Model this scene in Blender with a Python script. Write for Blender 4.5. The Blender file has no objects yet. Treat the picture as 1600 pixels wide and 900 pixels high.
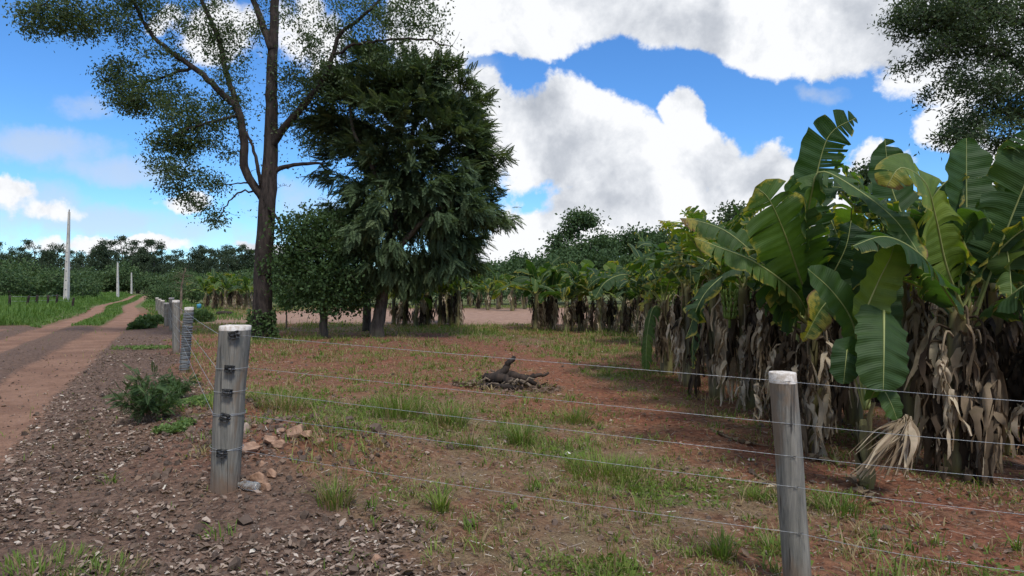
import bpy, math
import numpy as np

# ------------------------------------------------------------------ camera, world, sun
sc = bpy.context.scene
COL = sc.collection
F = 1066.667; CAMZ = 1.6
cam_d = bpy.data.cameras.new('camera'); cam = bpy.data.objects.new('camera', cam_d); COL.objects.link(cam)
cam.location = (0, 0, CAMZ); cam.rotation_euler = (math.radians(90), 0, 0)
cam_d.sensor_width = 36; cam_d.lens = 24.0; cam_d.clip_start = 0.05; cam_d.clip_end = 5000
sc.camera = cam
sc.view_settings.view_transform = 'Standard'; sc.view_settings.look = 'None'
sc.view_settings.exposure = 0.45; sc.view_settings.gamma = 1.0; sc.view_settings.use_curve_mapping = False
sc.render.engine = 'CYCLES'
sc.cycles.max_bounces = 6; sc.cycles.diffuse_bounces = 3; sc.cycles.glossy_bounces = 2
sc.cycles.transmission_bounces = 4; sc.cycles.transparent_max_bounces = 6
try: sc.cycles.use_denoising = True
except Exception: pass

SUN_EL = math.radians(56); SUN_AZ = math.radians(152)      # azimuth from +Y towards +X
world = bpy.data.worlds.new("World"); sc.world = world; world.use_nodes = True
WT = world.node_tree

class NG:
    """small helper that chains math nodes"""
    def __init__(s, tree): s.t = tree
    def n(s, typ, **k):
        nd = s.t.nodes.new(typ)
        for a, v in k.items(): setattr(nd, a, v)
        return nd
    def put(s, sock, v):
        if v is None: return
        if hasattr(v, 'is_linked'): s.t.links.new(v, sock)
        else: sock.default_value = v
    def m(s, op, a, b=None, c=None, clamp=False):
        nd = s.n('ShaderNodeMath', operation=op); nd.use_clamp = clamp
        for i, v in enumerate((a, b, c)): s.put(nd.inputs[i], v)
        return nd.outputs[0]
    def vm(s, op, a, b=None, sc=None):
        nd = s.n('ShaderNodeVectorMath', operation=op)
        s.put(nd.inputs[0], a)
        if b is not None: s.put(nd.inputs[1], b)
        if sc is not None: s.put(nd.inputs['Scale'], sc)
        return nd.outputs[0]
    def noise(s, vec, scale, detail=4, rough=.5, dist=0.0, dim='3D', out=0):
        nd = s.n('ShaderNodeTexNoise', noise_dimensions=dim)
        if vec is not None: s.put(nd.inputs['Vector'], vec)
        nd.inputs['Scale'].default_value = scale; nd.inputs['Detail'].default_value = detail
        nd.inputs['Roughness'].default_value = rough; nd.inputs['Distortion'].default_value = dist
        return nd.outputs[out]
    def ss(s, a, b, v, t0=0.0, t1=1.0):
        nd = s.n('ShaderNodeMapRange', interpolation_type='SMOOTHSTEP')
        s.put(nd.inputs['Value'], v)
        for i, x in ((1, a), (2, b), (3, t0), (4, t1)): nd.inputs[i].default_value = x
        return nd.outputs[0]
    def mix(s, f, a, b, mode='MIX'):
        nd = s.n('ShaderNodeMix', data_type='RGBA', blend_type=mode)
        s.put(nd.inputs[0], f)
        for i, v in ((6, a), (7, b)):
            if isinstance(v, (tuple, list)): v = tuple(v) + ((1,) if len(v) == 3 else ())
            s.put(nd.inputs[i], v)
        return nd.outputs[2]
    def ramp(s, f, stops, interp='LINEAR'):
        nd = s.n('ShaderNodeValToRGB'); cr = nd.color_ramp; cr.interpolation = interp
        while len(cr.elements) < len(stops): cr.elements.new(0.5)
        for e, (p, c) in zip(cr.elements, stops):
            e.position = p; e.color = tuple(c) + (1,)
        s.put(nd.inputs[0], f); return nd.outputs[0]
    def attr(s, name, out='Fac'):
        nd = s.n('ShaderNodeAttribute'); nd.attribute_name = name; return nd.outputs[out]

def build_world():
    g = NG(WT)
    bg = WT.nodes['Background']
    sky = g.n('ShaderNodeTexSky', sky_type='NISHITA')
    sky.sun_disc = False; sky.sun_elevation = SUN_EL; sky.sun_rotation = SUN_AZ
    sky.altitude = 400; sky.air_density = 1.0; sky.dust_density = 0.3; sky.ozone_density = 3.0
    tc = g.n('ShaderNodeTexCoord').outputs['Generated']
    sep = g.n('ShaderNodeSeparateXYZ'); g.put(sep.inputs[0], tc)
    X, Y, Z = sep.outputs
    az = g.m('ARCTAN2', X, Y); el = g.m('ARCSINE', Z)
    # warp the directions a little so that the cloud outlines billow
    w1 = g.noise(tc, 4.2, 7, .62)
    w2 = g.noise(g.vm('ADD', tc, (5.2, 1.3, 7.7)), 4.2, 7, .62)
    azw = g.m('ADD', az, g.m('MULTIPLY', g.m('SUBTRACT', w1, .5), .17))
    elw = g.m('ADD', el, g.m('MULTIPLY', g.m('SUBTRACT', w2, .5), .14))
    def field(blobs, a=azw, e=elw):
        acc = None
        for (x, y, rx, ry, k) in blobs:
            a0 = math.atan((x - 800) / F); e0 = math.atan((450 - y) / F * math.cos(a0))
            ra = rx / F * math.cos(a0) ** 2; re = ry / F * math.cos(a0)
            da = g.m('DIVIDE', g.m('SUBTRACT', a, a0), ra); de = g.m('DIVIDE', g.m('SUBTRACT', e, e0), re)
            q = g.m('MULTIPLY_ADD', da, da, g.m('MULTIPLY', de, de))
            v = g.m('MULTIPLY_ADD', q, -.5 * k, k)
            acc = v if acc is None else g.m('SMOOTH_MAX', acc, v, .12)
        return g.m('MAXIMUM', acc, -.25)
    main = [(790, 0, 120, 56, 1.3), (930, 5, 140, 66, 1.3), (1120, 0, 200, 78, 1.3), (1330, 35, 180, 76, 1.3), (1560, 0, 260, 110, 1.2),
            (855, 222, 112, 92, 1.3), (950, 260, 105, 80, 1.3), (1072, 185, 44, 40, 1.1), (1060, 275, 130, 70, 1.3),
            (1165, 300, 92, 60, 1.2), (1060, 345, 260, 70, 1.3), (870, 375, 110, 50, 1.1), (765, 140, 50, 45, 1.0), (1225, 345, 90, 45, 1.1),
            (1500, 190, 72, 52, 1), (1375, 270, 60, 45, .95), (690, 60, 60, 90, .95), (740, 395, 60, 24, .9),
            (15, 300, 62, 34, .82), (330, 50, 90, 50, .78), (500, 60, 70, 60, .74), (235, 20, 40, 30, .7), (300, 325, 60, 26, .74),
            (200, 398, 130, 16, .8), (60, 335, 90, 26, .68), (1560, 260, 120, 60, .9), (420, 392, 70, 12, .8)]
    thin = [(115, 158, 55, 26, .8), (80, 225, 140, 34, 1), (190, 262, 120, 30, 1), (60, 330, 110, 50, 1), (170, 355, 130, 34, 1),
            (700, 130, 110, 120, .9), (1315, 140, 45, 20, .9), (620, 330, 300, 40, .55), (300, 380, 240, 30, .8)]
    fb = g.noise(tc, 6.0, 10, .60, .15)
    # the sky outside the picture: the same kind of broken cumulus, from noise alone
    big = g.noise(g.vm('ADD', tc, (3.1, 0, 0)), 1.5, 3, .5)
    outside = g.ss(.72, .95, g.m('ABSOLUTE', az))
    high = g.ss(.52, .62, el)
    om = g.m('MAXIMUM', outside, high)
    gen = g.m('MULTIPLY_ADD', g.m('SUBTRACT', big, .47), 5.0, .45)
    fm = field(main)
    dens0 = g.m('ADD', g.m('MULTIPLY', fm, g.m('SUBTRACT', 1, om)), g.m('MULTIPLY', gen, om))
    dens = g.m('MULTIPLY_ADD', g.m('SUBTRACT', fb, .5), 2.3, dens0)
    alpha = g.ss(.40, .66, dens)
    fth = g.m('MULTIPLY_ADD', g.m('SUBTRACT', fb, .5), 2.2, field(thin))
    athin = g.m('MULTIPLY', g.ss(.30, 1.0, fth), .62)
    # relief of the cloud bodies: the same billow noise read again a step towards the sun
    sx, sy, sz = .028, .0, .050
    fbs = g.noise(g.vm('ADD', tc, (sx, sy, sz)), 6.0, 8, .60, .15)
    rel = g.m('SUBTRACT', fbs, fb)
    greyf = field([(860, 215, 110, 90, 1), (960, 250, 60, 70, .8), (1180, 45, 330, 55, .85), (860, 340, 100, 40, .8),
                   (700, 300, 60, 200, .5), (100, 250, 120, 30, .9), (1520, 60, 160, 80, .9), (940, 345, 80, 22, .7)])
    gg = g.m('ADD', g.m('MULTIPLY', g.ss(.25, 1.0, greyf), .26), g.m('MULTIPLY', rel, 2.6))
    gg = g.m('ADD', gg, g.m('MULTIPLY', g.ss(.7, 1.8, dens), .16))
    gg = g.m('ADD', gg, g.m('MULTIPLY', g.m('SUBTRACT', g.noise(tc, 17, 5, .6), .5), .35))
    gg = g.m('ADD', gg, g.m('MULTIPLY', om, .15), clamp=True)
    ccol = g.ramp(gg, [(0, (7.2, 7.3, 7.5)), (.2, (6.0, 6.2, 6.55)), (.5, (4.4, 4.65, 5.1)), (1, (2.7, 3.0, 3.5))])
    # deepen the blue of the clear sky as the camera saw it
    hs = g.n('ShaderNodeHueSaturation'); g.put(hs.inputs['Color'], sky.outputs[0])
    hs.inputs['Saturation'].default_value = SKY_SAT; hs.inputs['Value'].default_value = SKY_VAL
    skyc = g.mix(1.0, hs.outputs[0], (.62, .88, 1.12), 'MULTIPLY')
    c1 = g.mix(athin, skyc, (4.7, 5.1, 5.7))
    c2 = g.mix(alpha, c1, ccol)
    g.put(bg.inputs[0], c2); bg.inputs[1].default_value = 0.1
SKY_SAT, SKY_VAL = 1.14, 1.22
build_world()

sun_d = bpy.data.lights.new('sun', 'SUN'); sun = bpy.data.objects.new('sun', sun_d); COL.objects.link(sun)
sun_d.energy = 2.3; sun_d.angle = math.radians(12); sun_d.color = (1, .95, .88)
sun.rotation_euler = (math.radians(90) - SUN_EL, 0, math.pi - SUN_AZ)
sun.location = (20, 20, 30)

# ------------------------------------------------------------------ numeric helpers
def sstep(a, b, x):
    t = np.clip((np.asarray(x, float) - a) / (b - a), 0, 1); return t * t * (3 - 2 * t)
def _h(ix, iy, seed):
    h = (ix.astype(np.int64) * 374761393 + iy.astype(np.int64) * 668265263 + seed * 2147483647) & 0xffffffff
    h = ((h ^ (h >> 13)) * 1274126177) & 0xffffffff
    return ((h ^ (h >> 16)) & 0xffffff) / float(0xffffff)
def vn(x, y, seed=0):
    x = np.asarray(x, float); y = np.asarray(y, float)
    ix = np.floor(x); iy = np.floor(y); fx = x - ix; fy = y - iy
    fx = fx * fx * (3 - 2 * fx); fy = fy * fy * (3 - 2 * fy)
    a = _h(ix, iy, seed); b = _h(ix + 1, iy, seed); c = _h(ix, iy + 1, seed); d = _h(ix + 1, iy + 1, seed)
    return (a * (1 - fx) + b * fx) * (1 - fy) + (c * (1 - fx) + d * fx) * fy
def fbm(x, y, o=4, seed=0):
    s = 0; a = .5; n = 0
    for i in range(o):
        s = s + a * vn(x * 2 ** i + 13.7 * i, y * 2 ** i - 7.1 * i, seed + i); n += a; a *= .5
    return s / n
def poly_dist(x, y, pts):
    """distance to a polyline, and the signed side (positive = left of it)"""
    x = np.asarray(x, float); y = np.asarray(y, float)
    best = np.full(x.shape, 1e9); side = np.zeros(x.shape)
    for (ax, ay), (bx, by) in zip(pts[:-1], pts[1:]):
        dx, dy = bx - ax, by - ay; L = dx * dx + dy * dy
        t = np.clip(((x - ax) * dx + (y - ay) * dy) / L, 0, 1)
        d = np.hypot(x - ax - t * dx, y - ay - t * dy)
        s = dx * (y - ay) - dy * (x - ax)
        m = d < best - 1e-9
        best = np.where(m, d, best); side = np.where(m, np.sign(s), side)
    return best, best * side

TRACK = [(0.6, -6), (-.9, -2), (-3.2, 2), (-5.8, 7.0), (-8.3, 11.6), (-12.1, 19.2), (-18, 31), (-25.6, 46), (-34.3, 61), (-52, 95), (-76, 142), (-100, 200), (-150, 300)]
EDGE = [(2.2, 1), (1.2, 2.5), (0.3, 3.7), (-1.2, 5.4), (-2.1, 6.6), (-3.8, 9), (-6.6, 14), (-8.9, 18), (-13, 27), (-20, 42)]
TRAIL = [(-3, 24), (0.6, 15), (1.4, 11.4), (2.0, 8.8), (2.7, 7.0), (3.4, 5.7), (4.2, 4.6), (6, 3)]

def hgt(x, y):
    x = np.asarray(x, float); y = np.asarray(y, float)
    r = np.hypot(x, y)
    h = -0.03 - 0.17 * sstep(-1.5, 2.0, x) * (1 - sstep(9, 22, y))
    h = h + .32 * np.exp(-((x + 2.05) / .95) ** 2 - ((y - 6.7) / .85) ** 2)
    h = h + .20 * np.exp(-((x + 3.5) / 1.1) ** 2 - ((y - 8.6) / 1.3) ** 2)
    h = h + .10 * np.exp(-((x + 2.2) / .8) ** 2 - ((y - 5.3) / .7) ** 2)
    h = h + .09 * (fbm(x * .22, y * .22, 3, 5) - .5) * sstep(5, 12, r)
    h = h + .8 * (fbm(x * .02, y * .02, 2, 9) - .5) * sstep(50, 110, r)
    d, s = poly_dist(x, y, TRACK)
    onroad = 1 - sstep(.4, .9, np.abs(s)); on2 = 1 - sstep(.4, .9, np.abs(s - 2.2))
    h = h - .05 * np.maximum(onroad, on2)
    fade = 1 - sstep(12, 40, r)
    rough = np.where((s < -.6), 1.0, .35)
    h = h + rough * fade * (.030 * (fbm(x * 1.9, y * 1.9, 3, 21) - .5) + .030 * (fbm(x * 7, y * 7, 3, 31) - .5) + .014 * (fbm(x * 24, y * 24, 2, 41) - .5))
    # verge on the left stands a little above the road
    h = h + .12 * sstep(3.0, 5.0, s) * sstep(27, 31, y)
    return h
def H1(x, y): return float(hgt(np.array([x]), np.array([y]))[0])
def P(x, y, D): return np.array([(x - 800) / F * D, D, CAMZ - (y - 450) / F * D])
def G(x, y):
    D = CAMZ * F / max(y - 450, 2)
    for _ in range(30):
        D2 = (CAMZ - H1((x - 800) / F * D, D)) * F / max(y - 450, 2); D = .5 * D + .5 * D2
    return np.array([(x - 800) / F * D, D, H1((x - 800) / F * D, D)])
def onground(x, y): return np.array([x, y, H1(x, y)])
def nrm(v):
    v = np.asarray(v, float); return v / np.maximum(np.linalg.norm(v, axis=-1, keepdims=True), 1e-9)
def catmull(pts, n):
    """resample a polyline smoothly into n points (works on any columns)"""
    p = np.asarray(pts, float)
    if len(p) == 2: t = np.linspace(0, 1, n)[:, None]; return p[0] * (1 - t) + p[1] * t
    q = np.vstack([2 * p[0] - p[1], p, 2 * p[-1] - p[-2]])
    seg = np.linalg.norm(np.diff(p[:, :3], axis=0), axis=1); cum = np.concatenate([[0], np.cumsum(seg)])
    u = np.linspace(0, cum[-1], n); k = np.clip(np.searchsorted(cum, u, side='right') - 1, 0, len(seg) - 1)
    t = ((u - cum[k]) / np.maximum(seg[k], 1e-9))[:, None]
    a, b, c, d = q[k], q[k + 1], q[k + 2], q[k + 3]
    return .5 * ((2 * b) + (-a + c) * t + (2 * a - 5 * b + 4 * c - d) * t ** 2 + (-a + 3 * b - 3 * c + d) * t ** 3)

class MB:
    """collects geometry and links it as one mesh object"""
    def __init__(s): s.v = []; s.q = []; s.t = []; s.r = []; s.d = []; s.uv = []; s.n = 0
    def add(s, v, f, rnd=0.5, dry=0.0, uv=None):
        v = np.asarray(v, float).reshape(-1, 3); f = np.asarray(f, int)
        if len(f) == 0: return
        (s.q if f.shape[1] == 4 else s.t).append(f + s.n)
        s.v.append(v); m = len(v)
        s.r.append(np.broadcast_to(np.asarray(rnd, float), (m,))); s.d.append(np.broadcast_to(np.asarray(dry, float), (m,)))
        s.uv.append(np.zeros((m, 2)) if uv is None else np.asarray(uv, float).reshape(-1, 2)); s.n += m
    def tube(s, pts, rad, sides=6, rnd=.5, dry=0., cap=True):
        p = np.asarray(pts, float); n = len(p); rad = np.broadcast_to(np.asarray(rad, float), (n,))
        T = nrm(np.gradient(p, axis=0)); ref = np.array([0, 0, 1.]) if abs(T[0][2]) < .9 else np.array([1., 0, 0])
        u = nrm(np.cross(T[0], ref)); U = [u]
        for i in range(1, n):
            u = u - T[i] * np.dot(u, T[i]); u = u / max(np.linalg.norm(u), 1e-9); U.append(u)
        U = np.array(U); V = np.cross(T, U)
        a = np.linspace(0, 2 * np.pi, sides, endpoint=False)
        ring = p[:, None] + rad[:, None, None] * (np.cos(a)[None, :, None] * U[:, None] + np.sin(a)[None, :, None] * V[:, None])
        i, j = np.meshgrid(np.arange(n - 1), np.arange(sides), indexing='ij'); j2 = (j + 1) % sides
        f = np.stack([i * sides + j, i * sides + j2, (i + 1) * sides + j2, (i + 1) * sides + j], -1).reshape(-1, 4)
        L = np.concatenate([[0], np.cumsum(np.linalg.norm(np.diff(p, axis=0), axis=1))])
        uv = np.stack([np.broadcast_to(L[:, None], (n, sides)), np.broadcast_to(a[None] / 6.283, (n, sides))], -1)
        base = s.n
        s.add(ring.reshape(-1, 3), f, rnd, dry, uv)
        if cap:
            for k, o in ((0, 1), (n - 1, 0)):
                idx = base + k * sides + np.arange(sides)
                c = p[k]; s.v.append(c[None]); s.r.append(np.array([rnd if np.isscalar(rnd) else .5])); s.d.append(np.array([dry if np.isscalar(dry) else 0.])); s.uv.append(np.zeros((1, 2)))
                ci = s.n; s.n += 1
                nx = np.roll(idx, -1)
                s.t.append(np.stack([idx, np.full(sides, ci), nx] if o else [idx, nx, np.full(sides, ci)], -1))
    def scatter(s, tv, tf, pos, R, scale, rnd, dry=0.):
        tv = np.asarray(tv, float); tf = np.asarray(tf, int); N = len(pos); k = len(tv)
        if N == 0: return
        sc_ = np.asarray(scale, float); sc_ = sc_[:, None, None] if sc_.ndim == 1 else sc_[:, None, :]
        v = np.einsum('nij,nkj->nki', R, tv[None] * sc_) + pos[:, None]
        f = (tf[None] + (np.arange(N) * k)[:, None, None]).reshape(-1, tf.shape[1])
        s.add(v.reshape(-1, 3), f, np.repeat(np.broadcast_to(rnd, (N,)), k), np.repeat(np.broadcast_to(dry, (N,)), k))
    def box(s, c, size, R=None, rnd=.5):
        c = np.asarray(c, float); h = np.asarray(size, float) / 2
        v = np.array([[x, y, z] for x in (-1, 1) for y in (-1, 1) for z in (-1, 1)], float) * h
        if R is not None: v = v @ np.asarray(R).T
        s.add(v + c, [[0, 1, 3, 2], [4, 6, 7, 5], [0, 4, 5, 1], [2, 3, 7, 6], [0, 2, 6, 4], [1, 5, 7, 3]], rnd)
    def mesh(s, name):
        me = bpy.data.meshes.new(name); V = np.vstack(s.v)
        q = np.vstack(s.q) if s.q else np.zeros((0, 4), int); t = np.vstack(s.t) if s.t else np.zeros((0, 3), int)
        loops = np.concatenate([q.ravel(), t.ravel()]).astype(np.int32); nf = len(q) + len(t)
        tot = np.concatenate([np.full(len(q), 4), np.full(len(t), 3)]); st = np.concatenate([[0], np.cumsum(tot)[:-1]])
        me.vertices.add(len(V)); me.vertices.foreach_set('co', V.astype(np.float32).ravel())
        me.loops.add(len(loops)); me.loops.foreach_set('vertex_index', loops)
        me.polygons.add(nf); me.polygons.foreach_set('loop_start', st.astype(np.int32))
        me.polygons.foreach_set('loop_total', tot.astype(np.int32))
        me.polygons.foreach_set('use_smooth', np.full(nf, s.smooth if hasattr(s, 'smooth') else True))
        for nm, arr in (('rnd', s.r), ('dry', s.d)):
            a = me.attributes.new(nm, 'FLOAT', 'POINT'); a.data.foreach_set('value', np.concatenate(arr).astype(np.float32))
        uvl = me.uv_layers.new(name='UVMap'); UV = np.vstack(s.uv)[loops]
        uvl.data.foreach_set('uv', UV.astype(np.float32).ravel())
        me.update(calc_edges=True); me.validate(); return me
    def build(s, name, mat, parent=None, org=None, smooth=True):
        s.smooth = smooth
        if org is not None: s.v = [v - np.asarray(org) for v in s.v]
        me = s.mesh(name); me.materials.append(mat)
        o = bpy.data.objects.new(name, me); COL.objects.link(o)
        if parent is not None: o.parent = parent
        elif org is not None: o.location = org
        return o

def tag(o, label=None, cat=None, group=None, kind=None):
    for k, v in (('label', label), ('category', cat), ('group', group), ('kind', kind)):
        if v: o[k] = v
    return o
def empty(name, loc, rz=0., **k):
    o = bpy.data.objects.new(name, None); COL.objects.link(o); o.location = loc; o.rotation_euler.z = rz
    o.empty_display_size = .2
    return tag(o, **k)
def copy_tree(o, kids, parent=None):
    c = o.copy(); COL.objects.link(c); c.parent = parent
    for ch in kids.get(o.name, []): copy_tree(ch, kids, c)
    return c
def kid_map(root):
    d = {}
    def rec(o):
        d[o.name] = list(o.children)
        for c in o.children: rec(c)
    rec(root); return d
def dup(root, kids, loc, rz=0., scale=1., label=None, group=None):
    c = copy_tree(root, kids); c.location = loc; c.rotation_euler = (0, 0, rz)
    c.scale = (scale,) * 3 if np.isscalar(scale) else scale
    if label: c['label'] = label
    if group: c['group'] = group
    return c
def rot_to(d, roll):
    """matrices whose local +Y points along d, turned about it by roll"""
    d = nrm(d); N = len(d); ref = np.tile([0, 0, 1.], (N, 1)); ref[np.abs(d[:, 2]) > .97] = [1, 0, 0]
    x = nrm(np.cross(d, ref)); z = np.cross(x, d); c = np.cos(roll)[:, None]; s_ = np.sin(roll)[:, None]
    x2 = x * c + z * s_; z2 = -x * s_ + z * c
    return np.stack([x2, d, z2], -1)
def rdir(rng, n): return nrm(rng.normal(size=(n, 3)))

# ------------------------------------------------------------------ materials
def mat(name, fn, rough=.8, spec=.3):
    m = bpy.data.materials.new(name); m.use_nodes = True; g = NG(m.node_tree)
    b = m.node_tree.nodes['Principled BSDF']; b.inputs['Roughness'].default_value = rough
    b.inputs['Specular IOR Level'].default_value = spec
    fn(g, b, m.node_tree.nodes['Material Output']); return m
def bump(g, b, h, strength, dist):
    nd = g.n('ShaderNodeBump'); nd.inputs['Strength'].default_value = strength; nd.inputs['Distance'].default_value = dist
    g.put(nd.inputs['Height'], h); g.put(b.inputs['Normal'], nd.outputs[0]); return nd
def leafy(stops, transl=.3, rough=.5, spec=.35, tint=(1.3, 1.35, .6), drycol=None, veins=False, dscale=9):
    def fn(g, b, out):
        r = g.attr('rnd'); oi = g.n('ShaderNodeObjectInfo').outputs['Random']
        rr = g.m('ADD', r, g.m('MULTIPLY', g.m('SUBTRACT', oi, .5), .22), clamp=True)
        geo = g.n('ShaderNodeTexCoord').outputs['Object']
        c = g.ramp(rr, stops)
        nz = g.noise(geo, dscale, 4, .6)
        c = g.mix(g.m('MULTIPLY', g.ss(.3, .7, nz), .45), c, g.mix(1.0, c, (.55, .6, .5), 'MULTIPLY'))
        if drycol:
            d = g.attr('dry'); dd = g.m('ADD', d, g.m('MULTIPLY', g.m('SUBTRACT', g.noise(geo, 22, 4, .65), .5), .75))
            c = g.mix(g.ss(.30, .55, dd), c, drycol[0]); c = g.mix(g.ss(.60, .80, dd), c, drycol[1])
        if veins:
            uv = g.n('ShaderNodeTexCoord').outputs['UV']; sp = g.n('ShaderNodeSeparateXYZ'); g.put(sp.inputs[0], uv)
            u2 = g.m('ADD', sp.outputs[0], g.m('MULTIPLY', g.noise(geo, 3, 2), .02))
            wv = g.m('SINE', g.m('MULTIPLY', u2, 330.0)); wv2 = g.m('SINE', g.m('MULTIPLY', u2, 71.0))
            hgt_ = g.m('ADD', g.m('MULTIPLY', wv, .3), wv2)
            c = g.mix(g.m('MULTIPLY', g.m('MULTIPLY', g.ss(-1, 1, wv2), .28), g.noise(g.vm('MULTIPLY', geo, (1, 1, 1)), 5, 3)), c, g.mix(1.0, c, (1.5, 1.45, 1.3), 'MULTIPLY'))
            bump(g, b, hgt_, .35, .01)
        g.put(b.inputs['Base Color'], c)
        tr = g.n('ShaderNodeBsdfTranslucent'); g.put(tr.inputs[0], g.mix(1.0, c, tint, 'MULTIPLY'))
        ms = g.n('ShaderNodeMixShader'); ms.inputs[0].default_value = transl
        g.put(ms.inputs[1], b.outputs[0]); g.put(ms.inputs[2], tr.outputs[0]); g.put(out.inputs[0], ms.outputs[0])
    return lambda name: mat(name, fn, rough, spec)
M = {}
M['tree_leaf'] = leafy([(0, (.036, .068, .032)), (.6, (.070, .115, .046)), (1, (.13, .17, .06))], .38)('tree_leaf')
M['dark_leaf'] = leafy([(0, (.055, .088, .046)), (.6, (.098, .145, .068)), (1, (.17, .21, .10))], .28, .6, .18)('dark_leaf')
M['far_leaf'] = leafy([(0, (.048, .088, .040)), (.6, (.080, .130, .055)), (1, (.13, .185, .08))], .25, .7, .15, dscale=.6)('far_leaf')
M['euc_leaf'] = leafy([(0, (.042, .066, .042)), (.6, (.060, .090, .052)), (1, (.10, .13, .075))], .25, .7, .15, dscale=.5)('euc_leaf')
M['bush_leaf'] = leafy([(0, (.05, .10, .03)), (.6, (.09, .16, .045)), (1, (.20, .27, .09))], .3, .6, .2)('bush_leaf')
M['feather_leaf'] = leafy([(0, (.045, .085, .03)), (.6, (.08, .135, .05)), (1, (.13, .19, .07))], .3, .6, .2)('feather_leaf')
M['grass'] = leafy([(0, (.080, .135, .026)), (.5, (.135, .205, .038)), (.8, (.22, .27, .065)), (1, (.34, .30, .17))], .35, .6, .2,
                   drycol=((.34, .27, .14), (.30, .22, .13)))('grass')
M['verge'] = leafy([(0, (.060, .125, .028)), (.6, (.105, .19, .042)), (1, (.17, .25, .07))], .35, .6, .2, dscale=.5)('verge_grass')
M['banana'] = leafy([(0, (.022, .052, .021)), (.4, (.040, .084, .028)), (.75, (.080, .140, .033)), (1, (.18, .24, .045))], .42, .58, .3,
                    tint=(1.9, 2.0, .5), drycol=((.28, .25, .05), (.15, .09, .045)), veins=True)('banana_leaf')
M['dry'] = leafy([(0, (.040, .028, .020)), (.4, (.105, .075, .050)), (.7, (.30, .225, .150)), (1, (.60, .50, .37))], .2, .8, .15,
                 tint=(1.2, 1.0, .8), dscale=14)('dry_leaf')
M['litter'] = leafy([(0, (.10, .068, .052)), (.4, (.22, .155, .12)), (.75, (.43, .34, .28)), (1, (.68, .62, .55))], .08, .75, .2, dscale=30)('leaf_litter')
M['midrib'] = mat('midrib', lambda g, b, o: g.put(b.inputs['Base Color'], g.mix(g.noise(g.n('ShaderNodeTexCoord').outputs['Object'], 6, 3), (.16, .20, .06), (.34, .36, .13))), .5)
def bark(c1, c2, sz=6., st=.6, d=.03, moss=None, stretch=.25):
    def fn(g, b, o):
        tc = g.n('ShaderNodeTexCoord').outputs['Object']
        v = g.vm('MULTIPLY', tc, (1, 1, stretch))
        n1 = g.noise(v, sz, 7, .65, .4); n2 = g.noise(tc, 1.3, 3)
        c = g.mix(g.ss(.32, .68, n1), c1, c2)
        c = g.mix(g.m('MULTIPLY', g.ss(.45, .7, n2), .5), c, moss or tuple(.6 * x for x in c1))
        g.put(b.inputs['Base Color'], c); bump(g, b, n1, st, d)
    return fn
M['bark'] = mat('bark', bark((.018, .014, .012), (.062, .048, .040), 9, .9, .06), .9)
M['bark_grey'] = mat('bark_grey', bark((.045, .038, .030), (.13, .11, .09), 9, .7, .04, (.05, .06, .03)), .9)
M['char'] = mat('charred_wood', bark((.012, .010, .009), (.060, .042, .032), 12, .9, .03), .85)
M['twigs'] = mat('dry_twigs', bark((.10, .075, .055), (.24, .19, .14), 14, .5, .01), .9)
def post_fn(g, b, o):
    tc = g.n('ShaderNodeTexCoord').outputs['Object']
    sp = g.n('ShaderNodeSeparateXYZ'); g.put(sp.inputs[0], tc)
    n1 = g.noise(g.vm('MULTIPLY', tc, (1, 1, .06)), 42, 7, .7, .6)
    n2 = g.noise(g.vm('MULTIPLY', tc, (1, 1, .5)), 6, 4, .6)
    cr = g.noise(g.vm('MULTIPLY', tc, (1, 1, .035)), 26, 3, .5, 1.2)
    c = g.mix(g.ss(.3, .7, n1), (.108, .106, .092), (.25, .235, .20))
    n3 = g.noise(g.vm('MULTIPLY', tc, (1, 1, .35)), 4.5, 4, .6, .5)
    c = g.mix(g.m('MULTIPLY', g.ss(.48, .62, n3), .75), c, g.mix(n1, (.11, .075, .045), (.24, .17, .115)))
    c = g.mix(g.m('MULTIPLY', g.ss(.60, .70, g.noise(tc, 5, 5, .6)), .5), c, (.08, .10, .10))
    c = g.mix(g.m('MULTIPLY', g.ss(.66, .70, cr), .8), c, (.06, .055, .05))
    # soil splashed up the foot of the post
    low = g.m('SUBTRACT', .30, g.m('ADD', sp.outputs[2], g.m('MULTIPLY', n2, .25)))
    c = g.mix(g.m('MULTIPLY', g.ss(-.05, .15, low), .7), c, (.16, .10, .065))
    g.put(b.inputs['Base Color'], c); bump(g, b, g.m('SUBTRACT', n1, g.ss(.64, .70, cr)), .8, .012)
M['post'] = mat('weathered_post', post_fn, .85)
M['cap'] = mat('pale_cut_wood', lambda g, b, o: (g.put(b.inputs['Base Color'], g.mix(g.ss(.35, .65, g.noise(g.n('ShaderNodeTexCoord').outputs['Object'], 30, 5, .7)), (.72, .68, .62), (.44, .38, .31))),), .8)
M['zinc'] = mat('galvanised_wire', lambda g, b, o: (g.put(b.inputs['Base Color'], g.mix(g.noise(g.n('ShaderNodeTexCoord').outputs['Object'], 3, 3), (.36, .38, .39), (.55, .57, .58))),
                b.inputs['Metallic'].__setattr__('default_value', .6)), .42, .5)
M['coil'] = mat('dull_wire_coil', bark((.10, .115, .12), (.22, .24, .25), 12, .3, .005), .6)
M['iron'] = mat('clamp_metal', lambda g, b, o: (g.put(b.inputs['Base Color'], g.mix(g.ss(.4, .6, g.noise(g.n('ShaderNodeTexCoord').outputs['Object'], 40, 3)), (.02, .02, .02), (.14, .14, .14))),
                b.inputs['Metallic'].__setattr__('default_value', .7)), .45, .5)
M['concrete'] = mat('concrete', bark((.42, .40, .36), (.58, .56, .52), 4, .3, .01, (.36, .34, .30)), .85)
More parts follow.
